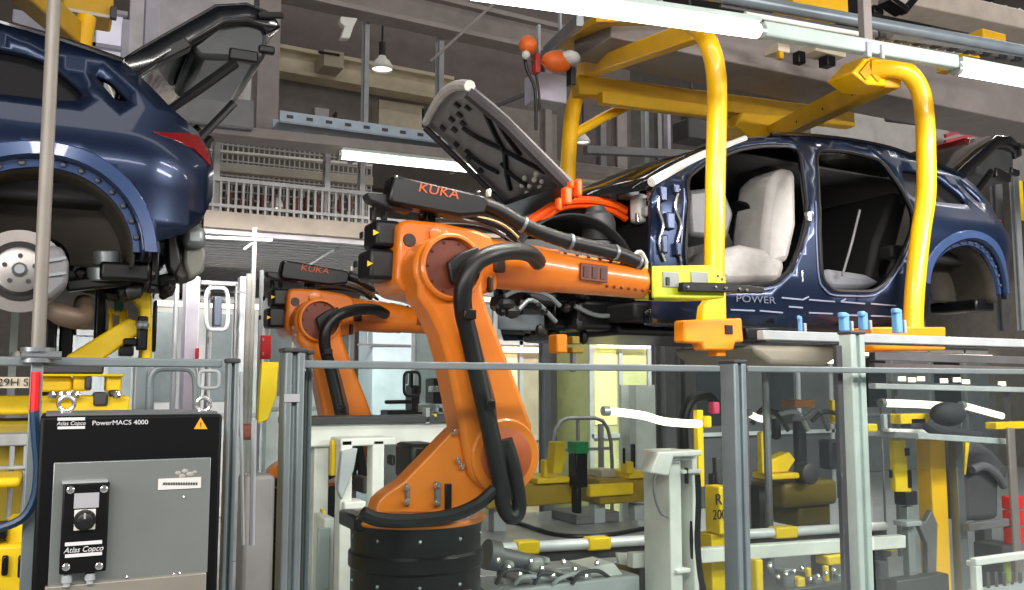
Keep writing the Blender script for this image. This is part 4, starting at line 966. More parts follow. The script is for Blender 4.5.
tag(m.build('stored_goods', mat('goods_rust', (.45, .26, .22), .7), None, .01), 'reddish stored goods behind the gallery balusters', 'goods', kind='stuff')
# columns and pipes under the gallery
def ucol(x0, x1, y0, Y, d, m, label): A_, d = span(x0, x1, 330, Y, d); return tag(MB().box((A_[0], Y, 0), (A_[1], Y+d, P((x0+x1)/2, y0, Y).z)).build('support_column', m, None, .01), label, 'column', 'columns under the gallery')
ucol(181, 199, 276, 7.6, .25, mat('column_white_lilac', (.82, .81, .86), .5), 'white column behind the left car rear bumper')
ucol(172, 178, 282, 7.9, .15, LTGREY, 'light grey column close left of the white column')
ucol(236, 246, 276, 8.6, .15, LTGREY, 'light grey column left of the red sign')
def vpipe(x, y0, y1, Y, r, m, label, foot=True):
    a = P(x, y0, Y); b = Vector((a.x, Y, 0)) if foot else P(x, y1, Y); return tag(MB().cyl(a, b, r, n=12).build('upright_pipe', m, None), label, 'pipe', 'upright pipes left of the small robot')
vpipe(249, 274, 0, 7.4, .022, WHITE, 'leftmost thin white upright pipe left of the small robot')
vpipe(255, 228, 0, 7.4, .018, WHITE, 'tallest thin white upright pipe left of the small robot')
vpipe(262, 270, 0, 7.4, .018, LTGREY, 'thin grey upright pipe nearest the black motors of the small robot')
tag(MB().cyl(P(196, 238, 7.4), P(272, 241, 7.4), .022, n=10).build('cross_pipe', LTGREY, None), 'horizontal light pipe below the gallery floor edge', 'pipe')
tag(MB().cyl(P(244, 250, 7.4), P(257, 240, 7.4), .016, n=10).build('pipe_brace', LTGREY, None), 'short slanted brace at the top of the upright pipes', 'pipe')
tag(MB().cyl(P(304, 268, 9.4), Vector((P(345, 250, 9.4).x, 9.4, zl)), .012, n=8).build('slanted_rod', LTGREY, None), 'thin slanted rod under the gallery soffit', 'rod')
fr = root('grid_frame', P(220, 320, 8.2), 'grey framework with hanging tool between the white column and pipes', 'frame')
m = MB(); m.px(200, 281, 238, 285, 8.2, .08); m.px(200, 300, 238, 303, 8.25, .06); m.px(203, 284, 206, 578, 8.2, .06); m.px(230, 284, 233, 578, 8.2, .06); m.px(196, 290, 246, 292, 8.3, .05); m.each('bar', MIDGREY, fr)
m = MB(); m.px(212, 296, 222, 326, 8.15, .12); m.each('hanging_tool', mat('tool_dark_blue', (.24, .27, .32), .5), fr, .01)
rframe(206, 288, 228, 330, 8.12, .018).build('guide_loop', LTGREY, fr)
sg = root('red_sign', P(265, 347, 7.36), 'red hanging sign left of the small robot', 'sign'); MB().px(260, 335, 271, 359, 7.345, .035).build('board', RED, sg, .005); m = MB(); m.px(261, 338, 264, 341, 7.34, .07); m.px(261, 352, 264, 355, 7.34, .07); m.each('clip', LTGREY, sg)
one('red_valve', RED, [(195, 348, 199, 362), (196, 361, 197.5, 620)], 7.55, .06, 'tiny red valve right of the white column', 'valve')
# pale machine halls in the far background
def enclosure(x0, y0, x1, y1, Y, m, label, n=3, lit=False, glassm=None):
    r = root('machine_enclosure', (P((x0+x1)/2, 350, Y).x, Y+.4, 0), label, 'machine', 'pale machines far behind')
    X0_, X1_ = P(x0, 350, Y).x, P(x1, 350, Y).x; z0, z1 = 0, P((x0+x1)/2, y0, Y).z
    MB().box((X0_, Y, z0), (X1_, Y+.8, z1)).build('housing', m, r, .02)
    q = MB()
    for i in range(n+1): x = X0_+(X1_-X0_)*i/n; q.box((x-.025, Y-.03, z0), (x+.025, Y, z1))
    q.box((X0_, Y-.03, z1-.06), (X1_, Y, z1)); q.box((X0_, Y-.03, z0+(z1-z0)*.45), (X1_, Y, z0+(z1-z0)*.45+.05)); q.each('frame_bar', LTGREY, r)
    q = MB()
    for i in range(n):
        if i % 2 == 0: q.box((X0_+(X1_-X0_)*(i+.14)/n, Y-.012, z0+(z1-z0)*.52), (X0_+(X1_-X0_)*(i+.86)/n, Y-.002, z0+(z1-z0)*.92))
    q.each('window', glassm or mat('machine_window', (.52, .57, .58), .25, .1), r)
    if lit:
        q = MB(); q.cyl((X0_+.05, Y-.10, z1-.12), (X1_-.05, Y-.10, z1-.12), .03); q.each('work_lamp', SOFTGLOW, r)
    return r
enclosure(150, 296, 262, 460, 11.5, mat('enclosure_white', (.78, .80, .80), .5), 'white framed machine behind the white column', 4, True)
enclosure(40, 330, 136, 470, 10.5, mat('enclosure_grey_blue', (.62, .66, .68), .5), 'grey blue machine behind the yellow fixture', 3)
enclosure(266, 300, 352, 440, 12.5, mat('enclosure_white', (.78, .80, .80)), 'white framed machine behind the small robot', 3, True)
enclosure(412, 290, 520, 470, 10.5, mat('enclosure_dull', (.52, .55, .56), .5), 'dull grey machine seen between robot arm and pale cabinet', 4, True)
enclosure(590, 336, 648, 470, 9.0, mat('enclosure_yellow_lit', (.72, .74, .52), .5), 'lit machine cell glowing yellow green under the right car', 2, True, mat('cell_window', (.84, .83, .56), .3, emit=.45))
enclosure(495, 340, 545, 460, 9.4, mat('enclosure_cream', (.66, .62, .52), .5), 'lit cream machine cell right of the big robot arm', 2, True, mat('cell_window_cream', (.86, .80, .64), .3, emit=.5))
enclosure(690, 352, 860, 500, 9.5, mat('enclosure_dark', (.30, .31, .32), .5), 'long dark machine behind the dish under the right car', 5, True, mat('machine_window_dark', (.16, .18, .19), .2))
enclosure(850, 350, 1060, 480, 12.0, mat('enclosure_dull', (.52, .55, .56)), 'grey framed machine far behind the yellow tower', 6, True, mat('machine_window_dark', (.16, .18, .19), .2))
enclosure(0, 400, 40, 590, 6.6, mat('enclosure_pinkish', (.62, .58, .58), .5), 'pinkish grey machine at the lower left photo edge', 2)
cbn = root('pale_cabinet', P(384, 350, 9), 'tall pale blue cabinet behind the small robot forearm', 'cabinet')
MB().px(357, 292, 411, 560, 9, .5).build('body', PALEB, cbn, .015); MB().px(357, 344, 411, 346, 8.985, .02).build('seam', MIDGREY, cbn); m = MB(); m.px(367, 292, 368.4, 344, 8.985, .02); m.each('door_gap', LTGREY, cbn)
MB().px(405, 372, 408, 384, 8.97, .03).build('handle', DKGREY, cbn)
# tall columns and panels at mid depth
upright(617, 652, 385, 470, 7.6, .3, mat('pale_panel_column', (.66, .68, .66), .5), 'wide pale column behind the white pedestal', True)
upright(652, 672, 335, 470, 7.0, .2, MIDGREY, 'dark grey column right of the wide pale column', True)
upright(676, 692, 335, 470, 7.1, .2, mat('column_dim_grey', (.36, .35, .36), .5), 'dim grey column left of the orange hanger foot', True)
upright(538, 550, 330, 480, 7.2, .12, mat('column_blue_grey', (.50, .53, .55), .45), 'blue grey upright between the robot arm and the green clamp', True)
m = root('door_frame', P(585, 440, 8), 'grey framed gate behind the green clamp', 'frame'); rframe(552, 418, 612, 572, 8.0, .02).build('outer_tube', MIDGREY, m); q = MB(); q.px(576, 418, 580, 490, 8, .04); q.px(552, 448, 612, 451, 8, .04); q.px(598, 424, 604, 488, 7.97, .04); q.each('bar', MIDGREY, m)
# steel behind the hung car
for i, (x0, x1, y0, y1, Y, mm, lb) in enumerate([(596, 607, 112, 185, 9.4, MIDGREY, 'grey steel upright right of the curved far post'), (612, 628, 100, 185, 9.8, TAUPE, 'wide taupe upright behind the yellow far beam'), (642, 650, 105, 190, 9.2, LTGREY, 'light upright left of the near yellow post'), (655, 663, 110, 180, 9.6, MIDGREY, 'grey upright close left of the near yellow post'), (665, 672, 100, 170, 9.0, LILAC, 'lilac upright nearest the near yellow post'), (540, 552, 60, 190, 9.6, TAUPE, 'taupe upright behind the hoist with orange cups'), (990, 1003, 150, 330, 8.4, MIDGREY, 'grey upright at the right behind the open tailgate'), (1010, 1020, 170, 330, 8.0, LTGREY, 'light upright at the right photo edge')]):
    upright(x0, x1, y0, y1, Y, .15, mm, lb)
lbeam(585, 150, 720, 156, 9.0, .10, .1, MIDGREY, 'grey cross beam behind the windscreen of the right car')
lbeam(570, 190, 700, 160, 8.6, .08, .1, TAUPE, 'slanted taupe pipe behind the windscreen of the right car')
lbeam(440, 128, 530, 92, 8.4, .05, .05, DKGREY, 'dark slanted rod behind the raised bonnet')
lbeam(430, 62, 520, -20, 8.3, .03, .03, TAUPE, 'thin slanted rod up to the taupe beam')
m = MB(); m.px(672, 118, 712, 138, 8.0, .3); m.px(680, 108, 700, 120, 8.0, .3); m.px(688, -60, 692, 110, 8.1, .1); tag(m.build('drive_unit', DKGREY, None, .02), 'dark drive unit behind the near yellow post', 'motor')
struct(MB().px(800, 84, 1100, 170, 9.2, .2).build('wall_panel', mat('panel_grey_plain', (.56, .55, .54), .7)))
dk = MB().bar(P(900, 108, 7.2), P(1100, 135, 7.2), .5, .22); tag(dk.build('air_duct', mat('duct_dark_grey', (.36, .35, .36), .5), None, .03), 'dark grey air duct above the right car tailgate', 'duct')
m = root('red_rack', P(970, 128, 8.5), 'pink and red rack behind the right yellow post', 'rack'); q = MB(); q.bar(P(945, 136, 8.5), P(985, 124, 8.5), .04, .05); q.bar(P(945, 142, 8.5), P(985, 132, 8.5), .04, .05); q.each('bar', mat('rack_dull_red', (.60, .22, .26), .5), m); MB().px(948, 118, 984, 134, 8.7, .05).build('board', mat('rack_pink', (.78, .66, .68), .6), m)
q = MB(); q.px(1012, 180, 1024, 220, 8.5, .2); tag(q.build('yellow_guard', YEL2, None, .01), 'yellow guard at the right edge behind the tailgate struts', 'guard')
# overhead at the upper right
bb = root('roof_beam', P(960, 20, 6), 'pale beige roof beam with lattice on top at the upper right corner', 'beam')
MB().bar(P(880, -4, 5.6), P(1080, 40, 5.6), .3, .2).build('beam_body', mat('beam_pinkish', (.72, .67, .62), .6), bb, .01)
q = MB()
for i in range(8):
    a, b = P(935+14*i, -9+3*i, 5.7), P(942+14*i, 10+3*i, 5.7); q.bar(a, b, .025, .025); q.bar(b, P(949+14*i, -6+3*i, 5.7), .025, .025)
q.bar(P(930, -8, 5.7), P(1060, 20, 5.7), .03, .03); q.each('lattice_bar', LTGREY, bb)
m = MB(); m.bar(P(884, 0, 4.4), P(902, 12, 4.4), .12, .05); m.bar(P(902, 12, 4.4), P(915, -4, 4.4), .06, .06); m.px(864, 4, 884, 12, 4.5, .15); tag(m.build('trolley_bracket', BLACKM, None, .008), 'black bracket of an overhead trolley left of the pale roof beam', 'bracket')
for bx_, lb in [((772, -12, 848, 8), 'yellow overhead beam piece at the top, left of the black bracket'), ((960, 28, 1006, 42), 'yellow overhead stop under the pale roof beam'), ((956, 44, 980, 55), 'small yellow stop just above the right strip light'), ((796, 18, 814, 27), 'small yellow clip on the thick conduit')]:
    one('overhead_stop', OCHRE, [bx_], 4.4, .2, lb, 'stop', 'yellow overhead stops')
q = root('trolley', P(800, 55, 4.7), 'yellow and black trolley parts hanging under the pale light rail', 'trolley')
m = MB(); m.px(764, 42, 790, 50, 4.7, .2); m.px(800, 44, 846, 52, 4.7, .15); m.each('plate', CREAM, q, .006); m = MB(); m.px(792, 50, 806, 62, 4.7, .15); m.px(818, 54, 836, 64, 4.7, .15); m.each('motor', BLACKM, q, .008); m = MB(); m.px(776, 50, 784, 58, 4.7, .1); m.px(936, 62, 954, 70, 4.7, .1); m.each('hook', OCHRE, q, .006)
# over the left car
one('casing', mat('casing_lilac', (.62, .62, .68), .5), [(14, 13, 64, 48), (38, -90, 42, 14)], 7.0, .3, 'lilac grey casing above the left car roof', 'casing')
q = root('hanger_arm', P(85, 20, 6.6), 'ochre hanger arm end with post above the left car roof', 'arm'); MB().px(62, -20, 114, 14, 6.6, .3).build('beam', OCHRE, q, .02); MB().px(80, 12, 88, 62, 6.6, .08).build('post', mat('post_orange_brown', (.72, .48, .25), .5), q, .008); m = MB(); m.px(70, 12, 78, 22, 6.55, .2); m.px(92, 26, 95, 34, 6.55, .05); m.px(110, 6, 117, 18, 6.55, .05); m.each('clamp', DKGREY, q, .005); MB().px(50, 10, 112, 13, 6.58, .02).build('edge', CREAM, q)
# ------------------------------------------------------------------ lifting fixtures under the line
def fx(nm, at, label, cat, grp=None): return root(nm, at, label, cat, grp)
# left yellow fixture
q = fx('lift_fixture', (P(80, 400, 4.6).x, 4.9, 0), 'yellow lifting fixture with slanted arm under the left car', 'fixture')
MB().ppx([(66, 366), (66, 356), (128, 318), (140, 322), (140, 334), (94, 366)], 4.5, .16).build('slanted_arm', YEL2, q, .012)
MB().ppx([(130, 282), (148, 280), (152, 296), (152, 362), (142, 362), (140, 306), (134, 300)], 4.45, .14).build('upright_arm', YEL2, q, .012)
m = MB(); m.px(107, 310, 113, 350, 4.6, .1); m.px(118, 312, 128, 330, 4.6, .1); m.px(107, 308, 128, 314, 4.6, .1); m.each('yellow_bracket', YEL2, q, .008)
MB().px(114, 286, 124, 311, 4.5, .12).build('green_block', mat('block_dark_green', (.06, .34, .26), .45), q, .008)
m = MB(); m.px(136, 316, 148, 350, 4.4, .08); m.px(122, 338, 138, 346, 4.42, .1); m.px(118, 346, 134, 356, 4.4, .1); m.px(132, 288, 142, 296, 4.42, .05); m.px(152, 300, 157, 352, 4.5, .06); m.each('black_clamp', BLACKM, q, .008)
for x in (140, 145): MB().ball(P(x, 325, 4.39), .02, n=10).build('clamp_knob', GREYM, q)
m = MB(); m.px(94, 282, 106, 358, 4.7, .12); m.px(44, 316, 56, 400, 4.55, .12); m.px(58, 322, 72, 400, 4.6, .12); m.each('black_post', BLACKM, q, .01)
m = MB(); m.px(40, 362, 104, 374, 4.5, .4); m.each('deck', DKGREY, q, .01)
m = MB(); m.px(40, 376, 72, 392, 4.52, .25); m.px(72, 374, 92, 391, 4.5, .2); m.px(104, 374, 122, 392, 4.5, .2); m.px(-10, 396, 130, 414, 4.4, .4); m.px(40, 374, 124, 376.5, 4.46, .06); m.each('yellow_block', YEL2, q, .012)
m = MB(); m.px(92, 392, 108, 406, 4.38, .15); m.px(84, 376, 92, 390, 4.45, .1); m.px(108, 390, 120, 396, 4.38, .1); m.each('dark_block', DKGREY, q, .01)
m = MB()
for x in (52, 60, 67, 76, 117): m.ball(P(x, 395, 4.36), .02, n=8)
m.each('silver_bolt', SILVER, q)
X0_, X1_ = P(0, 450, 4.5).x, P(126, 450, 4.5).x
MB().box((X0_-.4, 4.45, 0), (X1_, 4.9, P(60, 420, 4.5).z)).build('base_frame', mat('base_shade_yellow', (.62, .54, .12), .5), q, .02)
sg = fx('number_sign', P(14, 381, 4.2), 'beige sign plate with dark letters cut by the left photo edge', 'sign'); MB().px(-24, 377, 29, 388, 4.2, .02).build('plate', CREAM, sg); text('sign_lettering', '29H S', P(13, 382.5, 4.19), .042, BTEXT, sg, wide=1.1); MB().box((P(-6, 400, 4.2).x, 4.2, 0), (P(-4, 400, 4.2).x, 4.22, P(0, 388, 4.2).z)).build('stand', GREYM, sg)
q = fx('yellow_stack', (P(10, 560, 3.8).x, 4.0, 0), 'yellow machine base with black pads at the lower left corner', 'fixture'); m = MB(); m.px(-20, 545, 30, 600, 3.8, .3); m.px(-20, 478, 20, 488, 4.0, .3); m.px(8, 520, 30, 548, 3.85, .2); m.each('yellow_block', YEL2, q, .015); m = MB(); m.px(2, 556, 8, 576, 3.78, .05); m.px(18, 556, 24, 578, 3.78, .05); m.px(-10, 528, 6, 540, 3.8, .2); m.each('black_pad', BLACKM, q, .006)
q = fx('tube_rack', P(14, 460, 4.3), 'light tube rack between yellow base and yellow fixture at the left edge', 'rack'); m = MB(); m.px(-10, 434, 30, 446, 4.3, .2); m.px(8, 446, 13, 520, 4.3, .05); m.px(22, 446, 27, 520, 4.3, .05); m.px(-10, 466, 32, 470, 4.28, .05); m.each('tube', LTGREY, q, .006)
one('white_ball_joint', WHITE, [(12, 350, 20, 362)], 5.5, .1, 'small white joint at the left edge below the brake disc', 'joint', bevel=.02)
upright(18, 25, 312, 420, 5.6, .06, LTGREY, 'light upright below the left brake disc', True)
# white conveyor frame behind the big robot
q = fx('belt_conveyor', (P(380, 430, 4.9).x, 5.7, 0), 'white conveyor frame with dark belt between the two robots', 'conveyor')
m = MB(); m.bar(P(284, 433, 4.9), P(455, 430, 4.9), .14, .15); m.each('side_beam', WHITE, q, .01)
MB().bar(P(284, 420.5, 4.95), P(455, 418, 4.95), .3, .04).build('belt', DKGREY, q, .005)
zb_ = P(400, 442, 4.9).z
for x in (320, 452): a = P(x, 450, 4.9).x; MB().box((a-.04, 4.86, 0), (a+.04, 4.96, zb_)).build('leg', WHITE, q, .006)
m = MB(); m.px(422, 408, 430, 424, 4.8, .06); m.each('sensor_post', LTGREY, q, .004); m = MB(); m.px(431, 414, 437, 421, 4.8, .05); m.each('yellow_sensor', YEL2, q, .004)
q = fx('white_stand', (P(388, 500, 4.5).x, 4.6, 0), 'white machine stand left of the black robot base', 'stand')
m = MB()
for x0, x1 in ((340, 352), (372, 384)):
    a, b = P(x0, 500, 4.6).x, P(x1, 500, 4.6).x; m.box((a, 4.6, 0), (b, 4.7, P(x0, 440, 4.6).z))
m.each('leg', WHITE, q, .008)
m = MB(); m.px(330, 438, 396, 446, 4.6, .2); m.px(336, 502, 366, 510, 4.55, .15); m.each('cross_bar', WHITE, q, .008)
m = MB(); m.ppx([(342, 452), (358, 448), (354, 470), (342, 500), (338, 490)], 4.55, .05); m.each('gusset', LTGREY, q, .006)
m = MB(); m.px(329, 440, 336, 476, 4.7, .05); m.px(326, 448, 340, 476, 4.9, .1); m.each('yellow_plate', YEL2, q, .006); m = MB(); m.px(316, 448, 328, 520, 4.9, .1); m.px(352, 478, 372, 494, 4.9, .2); m.each('dark_box', DKGREY, q, .01)
q = fx('white_pillar', (P(325, 550, 3.9).x, 4.0, 0), 'low white box pillar right of the thick fence post', 'pillar'); m = MB(); m.px(312, 518, 334, 620, 3.9, .2); m.each('body', WHITE, q, .01); m = MB(); m.px(316, 528, 330, 590, 3.89, .03); m.each('door', LTGREY, q, .004)
m = MB(); m.px(319, 510, 326, 524, 4.05, .06); tag(m.build('yellow_light', YEL2, None, .01), 'small yellow cylinder behind the low white pillar', 'sensor')
q = fx('fence_board', P(258, 450, 3.9), 'yellow painted guide behind the narrow hazy pane', 'guide'); MB().ppx([(262, 362), (279, 362), (277, 395), (268, 420), (258, 424)], 5.0, .06).build('yellow_board', YEL2, q, .005); MB().px(236, 476, 274, 600, 4.8, .2).build('grey_cover', mat('cover_pinkish_grey', (.56, .53, .54), .6), q, .02); q2 = MB().px(238, 424, 256, 440, 4.9, .1).build('red_bundle', mat('bundle_rust', (.48, .24, .20), .6), q, .02)
q = fx('tool_rig', P(425, 400, 7.0), 'black tool rig with rods on the conveyor left of the robot arm', 'tool')
m = MB(); m.px(405, 385, 420, 412, 7.0, .2); m.px(425, 378, 446, 404, 7.1, .2); m.px(408, 372, 414, 388, 7.0, .1); m.px(384, 400, 412, 404, 7.0, .05); m.px(380, 410, 430, 418, 7.0, .2); m.each('block', BLACKM, q, .012); m = MB(); m.px(414, 404, 436, 412, 6.95, .1); m.px(428, 386, 440, 392, 7.05, .1); m.each('bright_part', SILVER, q, .006)
a = P(412, 420, 7.1); MB().box((a.x-.3, 7.05, 0), (a.x+.3, 7.3, P(412, 416, 7.1).z)).build('stand', LTGREY, q, .01)
rframe(404, 372, 420, 396, 6.95, .012).build('hose_loop', BLACKP, q)
# middle fixture with the green clamp
q = fx('beam_fixture', (P(570, 490, 6.0).x, 6.2, 0), 'long yellow and olive beam fixture with green clamp behind the robot', 'fixture')
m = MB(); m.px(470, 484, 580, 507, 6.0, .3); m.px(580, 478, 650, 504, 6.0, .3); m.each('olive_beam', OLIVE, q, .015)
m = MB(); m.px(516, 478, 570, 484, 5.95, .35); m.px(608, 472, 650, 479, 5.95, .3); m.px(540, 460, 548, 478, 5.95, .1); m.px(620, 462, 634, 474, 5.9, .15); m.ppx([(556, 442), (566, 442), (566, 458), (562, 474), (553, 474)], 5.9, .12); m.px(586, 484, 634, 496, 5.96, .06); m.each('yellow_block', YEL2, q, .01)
MB().px(567, 442, 589, 454, 5.88, .14).build('green_clamp', GREEN, q, .008)
m = MB(); m.px(568, 454, 588, 488, 5.9, .12); m.px(571, 488, 582, 514, 5.92, .1); m.px(622, 448, 626, 464, 5.9, .06); m.px(630, 444, 636, 468, 5.9, .08); m.each('black_gripper', BLACKM, q, .01)
m = MB(); m.px(588, 470, 616, 478, 6.05, .2); m.each('sand_plate', CREAM, q, .008)
for x in (500, 600, 640): a = P(x, 500, 6.1).x; MB().box((a-.05, 6.1, .52), (a+.05, 6.2, P(x, 504, 6.1).z)).build('leg', LTGREY, q, .006)
zdk = .52
dk = fx('steel_deck', (P(580, 530, 5.2).x, 5.2, 0), 'flat grey steel deck below the yellow beam fixture', 'deck')
a, b = P(478, 545, 4.75).x, P(700, 540, 4.75).x
MB().box((a, 4.75, zdk-.06), (b+.3, 6.9, zdk)).build('plate', mat('deck_grey', (.58, .59, .60), .4, .2), dk, .005)
m = MB()
for x in (a+.1, b): m.box((x-.05, 4.9, 0), (x+.05, 5.0, zdk-.06)); m.box((x-.05, 6.7, 0), (x+.05, 6.8, zdk-.06))
m.each('leg', DKGREY, dk)
p = PZ(585, 520, zdk); MB().box((p.x-.2, p.y-.2, zdk), (p.x+.2, p.y+.2, zdk+.08)).build('grey_block', MIDGREY, dk, .01)
m = MB(); m.tube([PZ(x, y, zdk+.01) for x, y in [(492, 520), (520, 524), (556, 535), (600, 536), (650, 528)]], .02, 8, 4); m.each('cable', BLACKM, dk)
# round slide rail with yellow clamps
sr = fx('slide_rail', P(670, 540, 4.1), 'long bright slide rail with yellow clamps low behind the guard panes', 'rail')
MB().cyl(P(498, 549, 4.3), P(884, 526, 4.3), .030, n=14).build('rail', mat('rail_bright', (.86, .87, .88), .35, .2), sr)
MB().bar(P(498, 557, 4.35), P(884, 534, 4.35), .05, .07).build('carrier', DKGREY, sr, .006)
for x, y in ((526, 547), (597, 543), (783, 532)): a = P(x-11, y+.6, 4.3); b = P(x+11, y-.6, 4.3); MB().bar(a, b, .075, .07).build('yellow_clamp', YEL2, sr, .01)
m = MB()
for x, y in ((505, 560), (640, 552), (760, 545), (880, 538)): p = P(x, y, 4.4); m.box((p.x-.03, 4.38, 0), (p.x+.03, 4.44, p.z))
m.each('leg', DKGREY, sr)
lb2 = MB().bar(P(630, 560, 3.9), P(902, 541, 3.9), .06, .075); tag(lb2.build('cover_strip', WHITE, None, .006), 'white cover strip below the slide rail', 'strip')
# clutter low in front of the deck
q = fx('valve_assembly', P(540, 575, 3.9), 'grey valve and hose assembly right of the black robot base', 'machine')
MB().box((P(484, 580, 3.8).x, 3.8, 0), (P(640, 580, 3.8).x, 4.05, P(560, 584, 3.8).z)).build('table', LTGREY, q, .01)
MB().lathe(P(486, 554, 3.9), (1, 0, -.25), [(0, .07), (.06, .07), (.065, .045), (.2, .04), (.3, .04)], 18).build('motor', MIDGREY, q)
m = MB()
for i, (x, y, w_, h_) in enumerate([(505, 568, 22, 12), (530, 566, 30, 14), (552, 578, 24, 14), (520, 582, 30, 12), (545, 562, 14, 8), (500, 584, 16, 10)]): m.px(x-w_/2, y-h_/2, x+w_/2, y+h_/2, 3.82+.02*i, .15)
m.each('valve_block', mat('valve_grey', (.66, .66, .65), .45, .1), q, .02)
for i in range(5):
    x = 496+19*i; MB().tube([P(x, 584, 3.8), P(x+8, 572+(i*5) % 9, 3.78), P(x+26, 570+(i*7) % 9, 3.8), P(x+40, 580, 3.85)], .010, 8, 4).build('hose', LTGREY if i % 2 else DKGREY, q)
m = MB()
for i in range(10): m.ball(P(498+11*i, 560+(i*7) % 20, 3.79), .016, n=8)
m.each('fitting', SILVER, q)
q = fx('paper_box', P(610, 575, 3.85), 'white open carton with flap on the table beside the white pedestal', 'carton'); MB().ppx([(590, 568), (614, 563), (628, 580), (624, 596), (592, 596)], 3.85, .2).build('box', WHITE, q, .004); MB().ppx([(617, 553), (641, 553), (641, 567), (620, 567)], 4.0, .02).build('flap', WHITE, q, .003); MB().ppx([(614, 564), (640, 568), (640, 580), (628, 580)], 3.95, .08).build('inside', mat('carton_brown', (.36, .26, .12), .7), q, .004)
# white pedestal with cables
wp = fx('white_pedestal', (P(672, 520, 3.62).x, 3.75, 0), 'white pedestal with looped cable and dark hose left of the slotted post', 'pedestal')
(a, b), dd = span(646, 701, 520, 3.6, .26); zt = P(672, 452, 3.6).z
m = MB(); m.box((a, 3.62, 0), (a+.07, 3.62+dd, zt)); m.box((b-.03, 3.62, 0), (b, 3.62+dd, zt)); m.box((a+.07, 3.57+dd, 0), (b-.03, 3.62+dd, zt)); m.each('wall', WHITE, wp, .006)
MB().ppx([(651, 473), (659, 452), (702, 450), (702, 456), (674, 457), (669, 476)], 3.58, .1).build('hood', WHITE, wp, .008)
m = MB(); m.px(664, 470, 702, 474, 3.6, .15); m.px(664, 570, 691, 574, 3.6, .2); m.each('shelf', WHITE, wp, .004)
MB().tube([P(x, y, 3.59) for x, y in [(690, 460), (668, 461), (656, 474), (654, 492), (660, 512), (668, 517)]], .006, 8, 6).build('looped_cable', MIDGREY, wp)
MB().tube([P(x, y, 3.64) for x, y in [(695, 474), (696, 500), (695, 540), (698, 575), (704, 600)]], .028, 10, 5).build('dark_hose', RUBBER, wp)
m = MB(); m.px(667, 480, 672, 488, 3.7, .05); m.px(669, 490, 674, 500, 3.7, .04); m.px(684, 468, 689, 484, 3.6, .05); m.each('connector', BLACKP, wp, .004)
# numbered yellow stand
ys = fx('numbered_stand', (P(716, 530, 3.95).x, 4.05, 0), 'yellow stand with black number print beside the slotted post', 'stand')
MB().px(705, 487, 732, 535, 3.95, .2).build('sign_box', YEL2, ys, .008)
a, b = P(712, 560, 4.0).x, P(726, 560, 4.0).x; MB().box((a, 4.0, 0), (b, 4.12, P(716, 534, 4.0).z)).build('leg', YEL2, ys, .006)
text('number_lettering', 'R', P(718.5, 500, 3.948), .085, BTEXT, ys); text('number_lettering', '200', P(719.5, 515, 3.948), .075, BTEXT, ys, wide=.85)
a = P(701, 440, 4.05); MB().box((a.x-.02, 4.05, P(701, 487, 4.05).z), (a.x+.02, 4.09, P(701, 410, 4.05).z)).build('thin_post', YEL2, ys, .004)
MB().px(699, 416, 712, 428, 4.03, .06).build('yellow_head', YEL2, ys, .008)
m = MB(); m.px(712, 458, 722, 484, 4.1, .08); m.px(708, 474, 728, 486, 4.12, .05); m.each('coupling', DKGREY, ys, .006)
tag(MB().tube([P(x, y, 6.6) for x, y in [(684, 604), (684, 470), (683, 425), (690, 402), (706, 396), (716, 404)]], .05, 10, 5).build('cable_arch', BLACKP, None), 'dark cable arch behind the numbered yellow stand', 'cable')
MB().px(708, 402, 720, 414, 4.02, .05).build('pink_tag', mat('tag_pink', (.72, .20, .36), .5), ys, .008)
# conveyor edge with light blue clamps under the right car
ce = fx('conveyor_edge', P(890, 338, 3.62), 'grey conveyor edge profile with light blue clamps under the right car', 'conveyor')
MB().bar(P(760, 335, 3.62), P(1070, 345, 3.62), .05, .05).build('profile', LTGREY, ce, .005); MB().bar(P(768, 340, 3.66), P(1070, 349, 3.66), .04, .02).build('lower_profile', GREYM, ce, .003)
for i, (x, y, w_, h_) in enumerate([(800, 321, 6, 18), (844, 319, 12, 20), (863, 318, 11, 20), (897, 318, 12, 26)]):
    b_ = MB(); b_.px(x-w_/2, y-h_/2+4, x+w_/2, y+h_/2+2, 3.6, .05); b_.px(x-w_/2-1, y-h_/2+3, x+w_/2-2, y-h_/2+8, 3.59, .06); cl = b_.build('clamp', LBLUE, ce, .008)
    MB().px(x+w_/2-1, y+2, x+w_/2+4, y+h_/2+2, 3.61, .04).build('clamp_lever', LTGREY, cl, .004)
MB().tube([P(x, y, 3.58) for x, y in [(849, 335), (858, 350), (860, 365), (852, 378), (840, 380)]], .008, 8, 5).build('cable', BLACKP, ce)
dsh = fx('drip_dish', P(797, 358, 4.2), 'beige funnel dish under the right car sill', 'dish'); MB().ppx([(752, 345), (845, 347), (842, 356), (826, 366), (772, 364), (758, 354)], 4.2, .8).build('pan', mat('dish_beige', (.62, .60, .54), .5), dsh, .03)
MB().cyl(P(765, 360, 4.5), Vector((P(765, 360, 4.5).x, 4.5, 0)), .025, n=10).build('stem', GREYM, dsh)
for y0, y1, Y, h, mm, lb in [(356, 362, 4.6, .06, MIDGREY, 'grey rail right below the conveyor edge'), (386, 391, 4.0, .035, LTGREY, 'thin light rail below the guard fence rail at right'), (366, 371, 5.4, .05, TAUPE, 'taupe rail behind the guard fence rail at right')]:
    tag(MB().bar(P(872, y0, Y), P(1070, y1, Y), .06, h).build('machine_rail', mm, None, .005), lb, 'rail', 'machine rails at the right')
